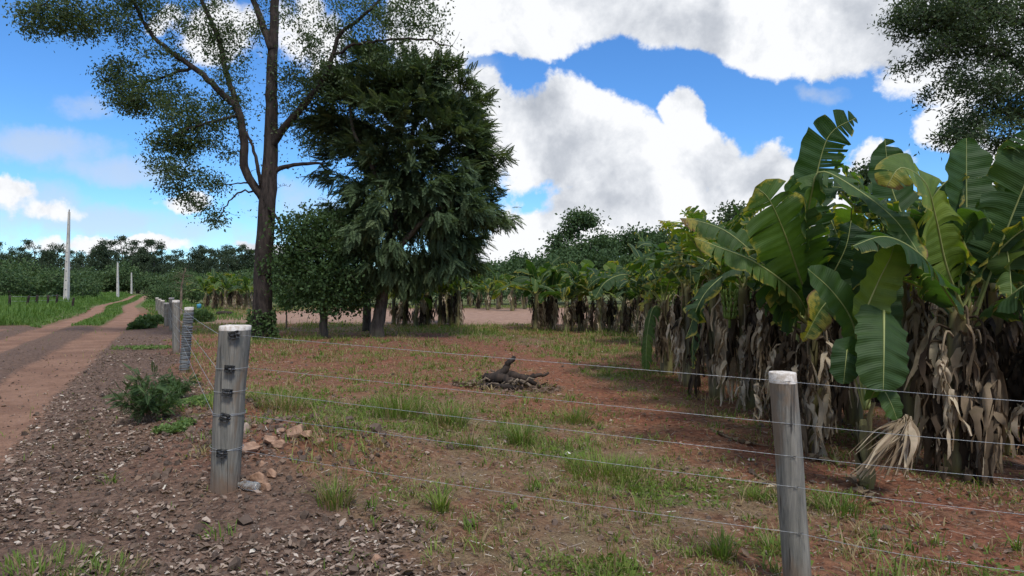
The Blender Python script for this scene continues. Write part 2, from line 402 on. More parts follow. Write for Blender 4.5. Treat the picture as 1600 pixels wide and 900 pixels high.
M['slot'] = mat('recess_shade_and_pin', bark((.05, .05, .05), (.09, .09, .085), 4, .3, .01), .9)  # dark tone stands for shade inside the pole slots; also colours the insulator pin
M['stem'] = mat('pseudostem', bark((.055, .040, .025), (.20, .19, .075), 7, .6, .03, (.36, .27, .075), .12), .55, .4)
M['stone'] = mat('rust_stone', bark((.19, .105, .065), (.44, .28, .185), 9, .8, .02, (.30, .20, .15), 1.), .85)
M['pale_stone'] = mat('pale_stone', bark((.55, .52, .48), (.7, .68, .64), 7, .3, .01, (.5, .48, .44), 1.), .8)
M['pebble'] = leafy([(0, (.085, .062, .05)), (.5, (.15, .105, .080)), (.85, (.25, .165, .12)), (1, (.38, .31, .27))], .0, .85, .2, dscale=20)('pebbles')
M['blue'] = mat('blue_plastic', lambda g, b, o: g.put(b.inputs['Base Color'], g.mix(g.noise(g.n('ShaderNodeTexCoord').outputs['Object'], 8), (.05, .22, .36), (.09, .32, .46))), .45)
M['fruit'] = mat('green_bananas', bark((.10, .17, .03), (.20, .28, .06), 6, .2, .005, (.16, .22, .05), 1.), .5)
def glass_fn(g, b, o):
    b.inputs['Transmission Weight'].default_value = .8; b.inputs['Roughness'].default_value = .22
    g.put(b.inputs['Base Color'], g.mix(g.ss(.45, .65, g.noise(g.n('ShaderNodeTexCoord').outputs['Object'], 20, 4)), (.82, .84, .80), (.42, .34, .27)))
M['bottle'] = mat('dusty_clear_bottle', glass_fn, .22, .5)

def ground_fn(g, b, out):
    tc = g.n('ShaderNodeTexCoord').outputs['Object']
    a = {k: g.attr(k) for k in ('road', 'grav', 'green', 'sand', 'redd', 'track')}
    nf = g.noise(tc, 14, 8, .68); nm = g.noise(tc, 2.2, 6, .62); nl = g.noise(tc, .35, 4, .6); nvf = g.noise(tc, 60, 5, .7)
    vo = g.n('ShaderNodeTexVoronoi'); g.put(vo.inputs['Vector'], tc); vo.inputs['Scale'].default_value = 38
    vor = vo.outputs['Distance']
    vcol = g.n('ShaderNodeSeparateColor'); g.put(vcol.inputs[0], vo.outputs['Color'])
    soil = g.mix(g.ss(.32, .68, nf), (.090, .043, .026), (.26, .138, .080))
    straw = g.mix(g.ss(.35, .65, nvf), (.105, .085, .048), (.27, .215, .125))
    base = g.mix(g.m('MULTIPLY', g.ss(.38, .62, g.m('ADD', g.m('MULTIPLY', nm, .7), g.m('MULTIPLY', nf, .3))), .75), soil, straw)
    red = g.mix(g.ss(.35, .65, nf), (.105, .042, .025), (.27, .115, .066))
    base = g.mix(g.m('MULTIPLY', a['redd'], g.ss(.25, .55, nm)), base, red)
    gravel = g.mix(g.ss(.30, .70, nf), (.070, .044, .033), (.215, .138, .098))
    gravel = g.mix(g.m('MULTIPLY', g.ss(.72, .9, vcol.outputs[0]), g.ss(.5, .2, vor)), gravel, (.26, .205, .165))
    c = g.mix(a['grav'], base, gravel)
    gr = g.mix(g.ss(.35, .65, nvf), (.060, .095, .028), (.13, .17, .055))
    gm = g.ss(.38, .62, g.m('ADD', g.m('MULTIPLY', a['green'], .62), g.m('MULTIPLY', g.m('SUBTRACT', nf, .5), 1.1)))
    c = g.mix(g.m('MULTIPLY', gm, .85), c, gr)
    sand = g.mix(g.ss(.3, .7, nm), (.24, .145, .10), (.36, .235, .17))
    c = g.mix(a['sand'], c, sand)
    road = g.mix(g.ss(.28, .72, g.m('ADD', g.m('MULTIPLY', nf, .5), g.m('MULTIPLY', nm, .5))), (.18, .098, .062), (.36, .215, .145))
    road = g.mix(g.m('MULTIPLY', g.ss(.46, .60, g.noise(tc, 1.1, 5, .65)), .6), road, (.16, .085, .056))
    rm = g.m('ADD', a['road'], g.m('MULTIPLY', g.m('SUBTRACT', nf, .5), .9))
    c = g.mix(g.ss(.35, .65, rm), c, road)
    g.put(b.inputs['Base Color'], c)
    hh = g.m('ADD', g.m('MULTIPLY', nf, 1.0), g.m('ADD', g.m('MULTIPLY', nvf, .35), g.m('MULTIPLY', g.m('MULTIPLY', g.ss(.5, .0, vor), a['grav']), .5)))
    bump(g, b, hh, .9, .035)
M['ground'] = mat('ground_soil', ground_fn, .95, .15)

# ------------------------------------------------------------------ the ground (one sheet, cut where road and field begin)
def ground_masks(x, y):
    r = np.hypot(x, y)
    d, s = poly_dist(x, y, TRACK)                 # s>0: left of the right wheel track
    n1 = fbm(x * .5, y * .5, 4, 51); n2 = fbm(x * 1.7, y * 1.7, 3, 61); n3 = fbm(x * .12, y * .12, 3, 71)
    w = np.where(y > 29, .36, .46) + .3 * (n1 - .5)
    wheel1 = 1 - sstep(w - .35, w + .55, np.abs(s + .05)); wheel2 = 1 - sstep(w - .3, w + .35, np.abs(s - 2.2))
    wheel2 = wheel2 * (1 - .0 * r)
    far = sstep(28.5, 30.5, y)
    mid = (1 - sstep(.9, 1.5, np.abs(s - 1.1)))
    road = np.maximum(wheel1, wheel2 * np.where(y > 26, 1, .85))
    # yard of bare ground left of the track, in front of the verge
    yard = sstep(3.0, 3.8, s) * (1 - sstep(28.0, 29.8, y + 1.2 * (n2 - .5)))
    road = np.maximum(road, yard * sstep(.40, .55, n1) * .8)
    ed, es = poly_dist(x, y, EDGE)                # es>0: left of the fence side
    es = es + .9 * (n2 - .5) + .5 * (n1 - .5)
    leftside = sstep(-.15, .45, es) * (1 - sstep(24, 34, y))
    grav = leftside * (1 - sstep(.8, 1.2, road * .9))
    grav = np.maximum(grav, np.where((s > .5) & (y < 30), 1.0, 0.) * (1 - road))
    grav = np.where((s > .3) & (y > 29.5), 0, grav)
    mnd = np.exp(-((x + 2.15) / 1.0) ** 2 - ((y - 6.5) / .9) ** 2) + .8 * np.exp(-((x + 3.4) / 1.0) ** 2 - ((y - 8.4) / 1.2) ** 2)
    grav = grav * (1 - .75 * np.clip(mnd * 1.3, 0, 1))
    # green
    g = sstep(.42, .62, n1 * .45 + n2 * .55) * (1 - leftside) * .8
    g = g * (1 - .55 * sstep(9, 11.5, y) * (1 - sstep(22, 26, y)) * (1 - sstep(-1, 2, x)))
    for (gx, gy, gr) in ((1.0, 6.0, .75), (2.2, 13.6, 1.3), (-.2, 8.5, .9), (-1.2, 9.3, .8), (.6, 7.2, .6), (-1.6, 14, .9), (-4.5, 9.6, .9), (-3.7, 7.8, .35), (3.1, 5.9, .6), (4, 24, 3), (-1, 25, 3), (-7.5, 21, 2.0), (-12, 30, 2.5)):
        g = np.maximum(g, 1.0 * np.exp(-((x - gx) ** 2 + (y - gy) ** 2) / gr ** 2 * 1.2) * (.55 + .8 * (n2 - .2)))
    verge = far * sstep(2.55, 3.0, s)
    g = np.maximum(g, verge)
    g = np.maximum(g, far * (1 - sstep(.5, .9, np.abs(s - 1.1))) * .95)
    g = np.maximum(g, sstep(-.6, -2.0, s) * sstep(26, 33, y) * .75 * sstep(.35, .5, n1))
    td, ts = poly_dist(x, y, TRAIL)
    trail = 1 - sstep(.25, .95, td + .8 * (n2 - .5))
    g = g * (1 - .9 * trail)
    g = g * (1 - sstep(3.0, 3.6, x + .0 * y) * (1 - sstep(14, 18, y)) * .7)
    # pale bare field beyond the first trees
    fy = y + 2.0 * (n3 - .5)
    sand = sstep(30, 31.5, fy) * (1 - sstep(52, 56, fy)) * sstep(-17, -14, x) * (1 - sstep(3, 6, x - .02 * y))
    crop = sstep(55, 58, fy) * sstep(-60, -30, x + .6 * y)
    g = np.maximum(g * (1 - sand), crop)
    redd = np.clip(trail + sstep(.42, .6, fbm(x * .3, y * .3, 3, 81)) * .8 + mnd * 1.2 + .8 * sstep(9, 12, y) * (1 - sstep(20, 26, y)) * (1 - sstep(-1.5, 1, x)) + sstep(2.3, 3.2, x) * (1 - sstep(12, 18, y)) * .7, 0, 1)
    return dict(road=road, grav=np.clip(grav, 0, 1), green=np.clip(g, 0, 1), sand=sand, redd=redd, track=wheel1), s
def build_ground():
    th = np.concatenate([np.linspace(-50, 50, 560), np.linspace(50, 310, 90)[1:-1]]); th = np.radians(th)
    n = 600; rr = .5 * (2600 / .5) ** (np.linspace(0, 1, n))
    R, T = np.meshgrid(rr, th, indexing='ij'); X = R * np.sin(T); Y = R * np.cos(T)
    Z = hgt(X, Y); na = len(th)
    mk, s = ground_masks(X, Y)
    V = np.stack([X, Y, Z], -1).reshape(-1, 3)
    i, j = np.meshgrid(np.arange(n - 1), np.arange(na), indexing='ij'); j2 = (j + 1) % na
    Q = np.stack([i * na + j, (i + 1) * na + j, (i + 1) * na + j2, i * na + j2], -1).reshape(-1, 4)
    # inner cap
    V = np.vstack([V, [[0, 0, H1(0, 0)]]]); c = len(V) - 1
    cap = np.stack([np.full(na, c), np.arange(na), (np.arange(na) + 1) % na], -1)
    for k in mk: mk[k] = np.append(mk[k].ravel(), 0)
    sf = np.append(s.ravel(), 9); 
    cen = Q[:, 0]
    isroad = (sf[cen] > -1.0) & (sf[cen] < 3.1) & (V[cen, 1] < 300) & (V[cen, 1] > -5.5)
    isfield = (mk['sand'][cen] > .5) & ~isroad
    def make(name, sel, extra=None):
        q = Q[sel]; me = bpy.data.meshes.new(name)
        t = extra if extra is not None else np.zeros((0, 3), int)
        used = np.unique(np.concatenate([q.ravel(), t.ravel()])); mp = np.full(len(V), -1); mp[used] = np.arange(len(used))
        q = mp[q]; t = mp[t]
        me.vertices.add(len(used)); me.vertices.foreach_set('co', V[used].astype(np.float32).ravel())
        lp = np.concatenate([q.ravel(), t.ravel()]).astype(np.int32)
        me.loops.add(len(lp)); me.loops.foreach_set('vertex_index', lp)
        tot = np.concatenate([np.full(len(q), 4), np.full(len(t), 3)]); st = np.concatenate([[0], np.cumsum(tot)[:-1]])
        me.polygons.add(len(tot)); me.polygons.foreach_set('loop_start', st.astype(np.int32)); me.polygons.foreach_set('loop_total', tot.astype(np.int32))
        me.polygons.foreach_set('use_smooth', np.ones(len(tot), bool))
        for k, a in mk.items():
            at = me.attributes.new(k, 'FLOAT', 'POINT'); at.data.foreach_set('value', a[used].astype(np.float32))
        me.update(calc_edges=True); me.materials.append(M['ground'])
        o = bpy.data.objects.new(name, me); COL.objects.link(o); o['kind'] = 'structure'; return o
    make('ground', ~isroad & ~isfield, cap)
    make('dirt_road', isroad); make('field', isfield)
build_ground()

# ------------------------------------------------------------------ scattered cover: litter, pebbles, grass
FOV = math.radians(47)
def sample(rng, n, r0, r1, spread=FOV, p=1.0):
    """random ground spots, thinner with distance"""
    u = rng.random(n); r = (r0 ** (2 - p) + u * (r1 ** (2 - p) - r0 ** (2 - p))) ** (1 / (2 - p)) if p != 2 else r0 * (r1 / r0) ** u
    a = (rng.random(n) * 2 - 1) * spread
    return r * np.sin(a), r * np.cos(a)
BLADE_T = np.array([0, .35, .7, 1.])
def blades(mb, rng, x, y, z, Hh, lean, w, rnd, dry=0., az=None):
    n = len(x); az = rng.random(n) * 6.283 if az is None else az
    d = np.stack([np.cos(az), np.sin(az), 0 * az], -1); sd = np.stack([-np.sin(az), np.cos(az), 0 * az], -1)
    t = BLADE_T[None, :, None]; b = np.stack([x, y, z], -1)[:, None]
    Hh = np.broadcast_to(Hh, (n,)); lean = np.broadcast_to(lean, (n,)); w = np.broadcast_to(w, (n,))
    mid = b + d[:, None] * (lean * Hh)[:, None, None] * t ** 1.8
    mid[..., 2] += (Hh[:, None] * (t[..., 0] - .32 * np.clip(lean, 0, 2)[:, None] * t[..., 0] ** 3))
    ww = (w[:, None, None] * np.array([.7, 1, .7, .08])[None, :, None]) * sd[:, None]
    v = np.stack([mid - ww, mid + ww], 2).reshape(n, 8, 3)
    f = np.array([[0, 1, 3, 2], [2, 3, 5, 4], [4, 5, 7, 6]])
    ff = (f[None] + (np.arange(n) * 8)[:, None, None]).reshape(-1, 4)
    mb.add(v.reshape(-1, 3), ff, np.repeat(np.broadcast_to(rnd, (n,)), 8), np.repeat(np.broadcast_to(dry, (n,)), 8))

def banana_zone(x, y): return (x > 3.4 + .06 * (y - 6)) & (y > 5.5) & (y < 17)
def build_cover():
    rng = np.random.default_rng(11)
    # pale fallen leaves on the roadside
    mb = MB(); x, y = sample(rng, 115000, 2.2, 26, p=1.25)
    mk, s = ground_masks(x, y)
    dens = mk['grav'] * sstep(-.2, -.9, s) * (.1 + 1.9 * sstep(.35, .65, fbm(x * 1.3, y * 1.3, 4, 91))) + .05 * (s < -.5) + .25 * np.exp(-((x - 2.3) ** 2 + (y - 5.8) ** 2) / .8)
    dens = dens * (1 - .55 * sstep(11, 22, np.hypot(x, y)))
    dens = np.where(s > -.6, .03, dens); dens = np.where(banana_zone(x, y), .3, dens)
    k = rng.random(len(x)) < dens * .75; x, y = x[k], y[k]; z = hgt(x, y)
    N = len(x)
    tv = np.array([[0, 0, 0], [.30, .25, .05], [.36, .55, .12], [.16, .85, .06], [0, 1.02, .02], [-.18, .82, .10], [-.34, .5, .02], [-.26, .22, .10], [0, .5, -.05]])
    tf = np.array([[0, 1, 2, 8], [8, 2, 3, 4], [8, 4, 5, 6], [8, 6, 7, 0]])
    nz = rng.normal(size=(N, 3)) * [.26, .26, 0] + [0, 0, 1]; nz = nrm(nz)
    a = rng.random(N) * 6.283; d = np.stack([np.cos(a), np.sin(a), 0 * a], -1); d = nrm(d - nz * (d * nz).sum(1, keepdims=True)); xx = np.cross(d, nz)
    R = np.stack([xx, d, nz], -1)
    sc_ = np.stack([rng.uniform(.45, .85, N), np.ones(N), rng.uniform(.3, 2., N)], -1) * np.clip(rng.lognormal(-3.34, .45, N), 0, .085)[:, None]
    mb.scatter(tv, tf, np.stack([x, y, z + .006 + .02 * rng.random(N) ** 2], -1), R, sc_, np.clip(rng.beta(1.7, 2.3, N) + .04, 0, 1))
    tag(mb.build('leaf_litter', M['litter']), kind='stuff')
    # stones and clods
    mb = MB(); x, y = sample(rng, 90000, 2.2, 22, p=1.2); mk, s = ground_masks(x, y)
    mound = np.exp(-((x + 2.1) / .9) ** 2 - ((y - 6.6) / .8) ** 2) + .8 * np.exp(-((x + 3.4) / .9) ** 2 - ((y - 8.3) / 1.1) ** 2)
    dens = mk['grav'] * .5 + .06 + mound * 1.0; dens = np.where(s > -.7, .12, dens)
    k = rng.random(len(x)) < dens * .8; x, y = x[k], y[k]; mound = mound[k]; N = len(x); z = hgt(x, y)
    ph = (1 + 5 ** .5) / 2
    oc = np.array([[1, 0, 0], [-1, 0, 0], [0, 1, 0], [0, -1, 0], [0, 0, 1], [0, 0, -1]], float) * .5
    oc = np.vstack([oc, nrm(np.array([[1, 1, 1], [-1, 1, 1], [-1, -1, 1], [1, -1, 1]], float)) * .58])
    of = np.array([[0, 6, 4, 9], [0, 2, 6, 6], [2, 7, 4, 6], [2, 1, 7, 7], [1, 8, 4, 7], [1, 3, 8, 8], [3, 9, 4, 8], [3, 0, 9, 9]])
    quad = of[[0, 2, 4, 6]]; tri = np.array([[0, 2, 6], [2, 1, 7], [1, 3, 8], [3, 0, 9], [0, 5, 2], [2, 5, 1], [1, 5, 3], [3, 5, 0]])
    R = rot_to(rdir(rng, N), rng.random(N) * 6.28); sz = rng.lognormal(-3.75, .5, N) * (1 + 2.0 * mound * rng.random(N) ** 2)
    sc_ = np.stack([sz, sz * rng.uniform(.6, 1.2, N), sz * rng.uniform(.5, .9, N)], -1); pos = np.stack([x, y, z + sz * .12], -1); rv = np.clip(rng.beta(1.6, 2.6, N) + .25 * mound * rng.random(N), 0, 1)
    mb.scatter(oc, quad, pos, R, sc_, rv); mb.scatter(oc, tri, pos, R, sc_, rv)
    tag(mb.build('gravel', M['pebble'], smooth=False), kind='stuff')
    # field grass, thin and patchy
    mb = MB(); x, y = sample(rng, 480000, 2.4, 60, p=1.45); mk, s = ground_masks(x, y); r = np.hypot(x, y)
    td, _ = poly_dist(x, y, TRAIL)
    cl = fbm(x * 2.6, y * 2.6, 3, 101)
    dens = mk['green'] * .95 * sstep(.38, .62, cl) + .42 * (1 - mk['grav']) * sstep(.40, .58, cl)
    dens = dens * (1 - mk['sand']) * np.where(s > -.6, 0, 1) * (1 - .8 * (td < .4)) * np.where((y > 28) & (s > -1.5), 0, 1)
    dens = np.where(mk['grav'] > .5, .035 * sstep(.55, .7, cl), dens)
    k = rng.random(len(x)) < dens; x, y, r, cl = x[k], y[k], r[k], cl[k]; N = len(x)
    gm = mk['green'][k]
    Hh = rng.lognormal(-3.2, .42, N) * (1 + .8 * gm) * (1 + .9 * sstep(9, 25, r)) * np.where(rng.random(N) < .06, 1.8, 1)
    dryv = np.where(rng.random(N) < .55 - .38 * gm, rng.uniform(.5, 1, N), rng.uniform(0, .25, N))
    blades(mb, rng, x, y, hgt(x, y) - .004, Hh, rng.uniform(.15, 1.3, N), (.0020 + .00022 * r) * rng.uniform(.7, 1.6, N), np.clip(.25 + .5 * rng.random(N), 0, 1), dryv)
    # single weeds and seedlings standing between the patches
    cx, cy = sample(rng, 900, 3.2, 24, p=1.2); mk, s = ground_masks(cx, cy); td, _ = poly_dist(cx, cy, TRAIL)
    kc = (s < -1.2) & (mk['sand'] < .2) & (td > .35) & ~banana_zone(cx, cy) & ((mk['grav'] < .5) | (rng.random(900) < .10)); cx, cy = cx[kc], cy[kc]
    m = 16; spr = rng.uniform(.02, .10, len(cx)); hh = rng.lognormal(-2.25, .4, len(cx)); rv = rng.uniform(.25, .8, len(cx)); dv = np.where(rng.random(len(cx)) < .2, .7, .05)
    xx = np.repeat(cx, m) + rng.normal(0, 1, len(cx) * m) * np.repeat(spr, m); yy = np.repeat(cy, m) + rng.normal(0, 1, len(cx) * m) * np.repeat(spr, m)
    nn = len(xx); blades(mb, rng, xx, yy, hgt(xx, yy) - .004, np.repeat(hh, m) * rng.uniform(.4, 1.1, nn), rng.uniform(.2, 1.3, nn), (.003 + .0003 * np.hypot(xx, yy)) * rng.uniform(.7, 1.5, nn), np.clip(np.repeat(rv, m) + rng.normal(0, .08, nn), 0, 1), np.repeat(dv, m))
    # low broad-leaved cover and straw bits between the blades
    x, y = sample(rng, 260000, 2.6, 34, p=1.5); mk, s = ground_masks(x, y); cl = fbm(x * 1.9, y * 1.9, 3, 141)
    dens = mk['green'] * sstep(.42, .58, cl) * np.where(s > -.6, 0, 1) * (1 - mk['grav'])
    k = rng.random(len(x)) < dens * .9; x, y = x[k], y[k]; N = len(x); r = np.hypot(x, y)
    R = rot_to(nrm(rng.normal(size=(N, 3)) * [1, 1, .35] + [0, 0, .3]), rng.random(N) * 6.28)
    lf = np.array([[0, 0, 0], [.35, .5, .08], [0, 1, 0], [-.35, .5, .08]]); sz = rng.lognormal(-3.75, .3, N) * (1 + .035 * r)
    mb.scatter(lf, np.array([[0, 1, 2, 3]]), np.stack([x, y, hgt(x, y) + .012 + .03 * rng.random(N)], -1), R, sz, rng.uniform(.2, .75, N), 0.)
    tag(mb.build('grass', M['grass']), kind='stuff')
    mb = MB(); x, y = sample(rng, 130000, 2.4, 24, p=1.3); mk, s = ground_masks(x, y)
    k = (rng.random(len(x)) < .62 * (1 - mk['grav']) * (s < -.7)); x, y = x[k], y[k]; N = len(x)
    d = nrm(rng.normal(size=(N, 3)) * [1, 1, .12]); R = rot_to(d, rng.random(N) * 6.28); L = rng.lognormal(-3.3, .5, N)
    st = np.array([[-.5, 0, 0], [.5, 0, 0], [.3, 1, 0], [-.3, 1, 0]])
    sc_ = np.stack([.0028 + .05 * L * rng.random(N) ** 2, L, L], -1)
    mb.scatter(st, np.array([[0, 1, 2, 3]]), np.stack([x, y, hgt(x, y) + .007 + .01 * rng.random(N)], -1), R, sc_, rng.beta(1.6, 2.2, N))
    tag(mb.build('straw_debris', M['litter']), kind='stuff')
    # tall verge grass, left of the road, and the strip between the wheels
    mb = MB(); n = 300000; x = rng.uniform(-95, -6, n); y = 28.3 + 120 * rng.random(n) ** 2.1
    dd, s = poly_dist(x, y, TRACK); r = np.hypot(x, y)
    vis = (x / y > -.86)
    verge = (s > 2.7 + .5 * (fbm(x * .6, y * .6, 2, 5) - .5)) & vis & (y > 29.0 + 1.2 * (vn(x * .9, x * .1, 3) - .5))
    strip = (np.abs(s - 1.1) < .55) & (y > 29.5) & vis; right = (s < -1.0) & (s > -6) & (y > 34) & (rng.random(n) < .5)
    k = verge | strip | right; x, y, s, r = x[k], y[k], s[k], r[k]; strip = strip[k]; right = right[k]; N = len(x)
    Hh = rng.lognormal(-.72, .25, N) * (.65 + .7 * fbm(x * .35, y * .35, 3, 7)); Hh = np.where(strip, .16, np.where(right, Hh * .35, Hh)) * np.where(strip | right, 1, sstep(3.0, 4.6, s) * .75 + .25)
    blades(mb, rng, x, y, hgt(x, y) - .01, Hh, rng.uniform(.1, .9, N), (.004 + .00028 * r) * rng.uniform(.7, 1.5, N),
           np.clip(.12 + .75 * fbm(x * .5, y * .5, 2, 77) * rng.uniform(.5, 1.3, N), 0, 1))
    tag(mb.build('verge_grass', M['verge']), kind='stuff')
build_cover()

def grass_tuft(px, py, H, n, lab, spread=.12, rnd=(.2, .6), dry=.1, seed=0, w=.0035, seedheads=0):
    rng = np.random.default_rng(seed + int(px)); c = G(px, py); mb = MB()
    a = rng.random(n) * 6.28; rr = spread * rng.random(n) ** .6
    x = c[0] + rr * np.cos(a); y = c[1] + rr * np.sin(a)
    aa = a + rng.normal(0, .5, n)
    blades(mb, rng, x, y, hgt(x, y) - .01, H * rng.uniform(.45, 1.1, n), rng.uniform(.1, 1.1, n), w * rng.uniform(.7, 1.5, n), rng.uniform(*rnd, n),
           np.where(rng.random(n) < dry, .9, rng.random(n) * .2), aa)
    root = mb.build('grass_tuft', M['grass'], org=c)
    tag(root, lab, 'grass tuft', 'grass tufts growing on the bare soil')
    if seedheads:
        sb = MB()
        for i in range(seedheads):
            t = rng.random() * 6.28; L = H * rng.uniform(1.2, 2.1); b = c + [spread * .5 * math.cos(t), spread * .5 * math.sin(t), 0]
            ln = rng.uniform(.08, .4) * L; pts = [b, b + [ln * .3 * math.cos(t), ln * .3 * math.sin(t), L * .55], b + [ln * math.cos(t), ln * math.sin(t), L * .95]]
            pts = catmull(pts, 9); sb.tube(pts, np.linspace(.0022, .001, 9), 4, .8, .45)
            m = 50; tt = rng.uniform(.72, 1, m); ps = pts[np.clip((tt * 8).astype(int), 0, 7)] + rng.normal(0, .005, (m, 3))
            sb.scatter(np.array([[0, 0, 0], [.3, .5, 0], [0, 1, 0], [-.3, .5, 0]]), np.array([[0, 1, 2, 3]]), ps, rot_to(nrm(rng.normal(size=(m, 3)) + [0, 0, 1.5]), rng.random(m) * 6), np.full(m, .014), .85, .5)
        sb.build('seed_stalk', M['grass'], root, c)
grass_tuft(525, 790, .26, 150, 'grass tuft with long seed stalks right of the clamped corner post', .13, (.3, .8), .4, 1, seedheads=6)
grass_tuft(508, 700, .2, 60, 'tall thin seeding grass beside the rubble mound', .14, (.4, .8), .55, 2, seedheads=5)
grass_tuft(688, 798, .20, 60, 'small bright green grass tuft alone on red soil near the bottom', .07, (.6, .95), .12, 3, .006)
grass_tuft(815, 695, .30, 170, 'drooping grey green grass tuft in front of the branch pile', .12, (.25, .6), .15, 4)
grass_tuft(625, 652, .42, 260, 'wide dense clump of tall grass behind the second wire', .35, (.3, .7), .25, 5)
grass_tuft(700, 665, .36, 200, 'upright grass clump left of the branch pile', .22, (.3, .65), .25, 6)
grass_tuft(735, 700, .22, 90, 'thin brownish grass tuft between two wires at mid field', .12, (.3, .6), .5, 7)
grass_tuft(1128, 870, .2, 120, 'pale green grass tuft left of the right fence post', .09, (.35, .7), .2, 8)
grass_tuft(1175, 780, .15, 70, 'low grass tuft just left of the right post at wire height', .09, (.4, .75), .2, 9)
grass_tuft(1310, 800, .18, 160, 'grass tuft among dry scraps right of the right post', .2, (.3, .6), .2, 10)
grass_tuft(900, 660, .28, 160, 'grass clump in line with the trail right of the branch pile', .2, (.35, .75), .2, 11)
grass_tuft(440, 640, .30, 240, 'brown dry grass clump behind the corner post', .3, (.2, .5), .55, 12)
grass_tuft(945, 740, .20, 420, 'flat bright green grass patch near a white stone', .42, (.55, .9), .05, 13)
grass_tuft(1205, 865, .16, 80, 'short grass tuft at the foot of the right post', .1, (.3, .6), .3, 14)
grass_tuft(60, 897, .10, 420, 'mown looking green grass patch at the bottom left corner', .34, (.3, .6), .15, 15)
grass_tuft(160, 905, .09, 200, 'sparse green grass patch beside the corner patch', .26, (.3, .6), .3, 16)

# ------------------------------------------------------------------ fence posts and wires
def lerp(a, b, t): return np.asarray(a) * (1 - t) + np.asarray(b) * t
def rough_post(mb, base, top, r0, r1, seed, capcut=.05, sides=20, zdown=.3):
    """slightly crooked tapering timber; returns axis points"""
    rng = np.random.default_rng(seed); n = 26; t = np.linspace(0, 1, n); L = np.linalg.norm(top - base)
    ax = base[None] * (1 - t[:, None]) + top[None] * t[:, None]
    ax = ax + np.stack([.012 * (vn(t * 3, t * 0 + seed, 1) - .5), .012 * (vn(t * 3, t * 0 + seed, 2) - .5), 0 * t], -1)
    a = np.linspace(0, 2 * np.pi, sides, endpoint=False)
    rad = (r0 * (1 - t) + r1 * t)[:, None] * (1 + .07 * (vn(t[:, None] * 5 + 0 * a, np.cos(a)[None] * 1.5 + np.sin(a)[None] * 3 + 10, seed) - .5) + .03 * (vn(t[:, None] * 2 + 0 * a, a[None] * 5, seed + 1) - .5))
    return ax, a, rad
def build_post(name, px, base, top, r0, r1, seed, lab, caph=.05, mat_cap='cap', coil=False, group='timber posts of the wire fence'):
    base = np.array(base, float); top = np.array(top, float)
    root = empty(name, base, label=lab, cat='fence post', group=group)
    ax, a, rad = rough_post(None, base, top, r0, r1, seed)
    d = nrm(top - base)
    n = len(ax); sides = len(a)
    zc = top[2] - caph
    def shell(mb, rows_ax, rows_rad):
        k = len(rows_ax)
        ring = rows_ax[:, None] + np.stack([rows_rad * np.cos(a)[None], rows_rad * np.sin(a)[None], 0 * rows_rad], -1)
        i, j = np.meshgrid(np.arange(k - 1), np.arange(sides), indexing='ij'); j2 = (j + 1) % sides
        f = np.stack([i * sides + j, i * sides + j2, (i + 1) * sides + j2, (i + 1) * sides + j], -1).reshape(-1, 4)
        mb.add(ring.reshape(-1, 3), f); return ring[-1]
    tcut = 1 - caph / (top[2] - base[2]); kcut = int(tcut * (n - 1))
    lo_ax = np.vstack([base - [0, 0, .35], ax[:kcut + 1], lerp(base, top, tcut) + (ax[kcut] - lerp(base, top, kcut / (n - 1)))])
    lo_rad = np.vstack([rad[0], rad[:kcut + 1], rad[kcut]])
    mb = MB(); shell(mb, lo_ax, lo_rad); mb.build('timber', M['post'], root, base)
    cb = MB(); off = lo_ax[-1] - lerp(base, top, tcut)
    p1 = top + off; cr = rad[kcut]
    last = shell(cb, np.array([lo_ax[-1], p1 - [0, 0, .004], p1]), np.vstack([cr * 1.004, cr * 1.0, cr * .97]))
    rng = np.random.default_rng(seed)
    c = p1 + [0, 0, .004]
    inner = c + (last - c) * .5 + np.stack([0 * a, 0 * a, rng.normal(0, .0015, sides)], -1)
    v = np.vstack([last, inner, [c]]); jj = np.arange(sides); j2 = (jj + 1) % sides
    cb.add(v, np.stack([jj, j2, sides + j2, sides + jj], -1)); cb.add(v, np.stack([sides + jj, sides + j2, np.full(sides, 2 * sides)], -1))
    cb.build('post_top', M[mat_cap], root, base)
    return root, ax, rad
def axis_at(base, top, z): t = (z - base[2]) / (top[2] - base[2]); return lerp(base, top, t)

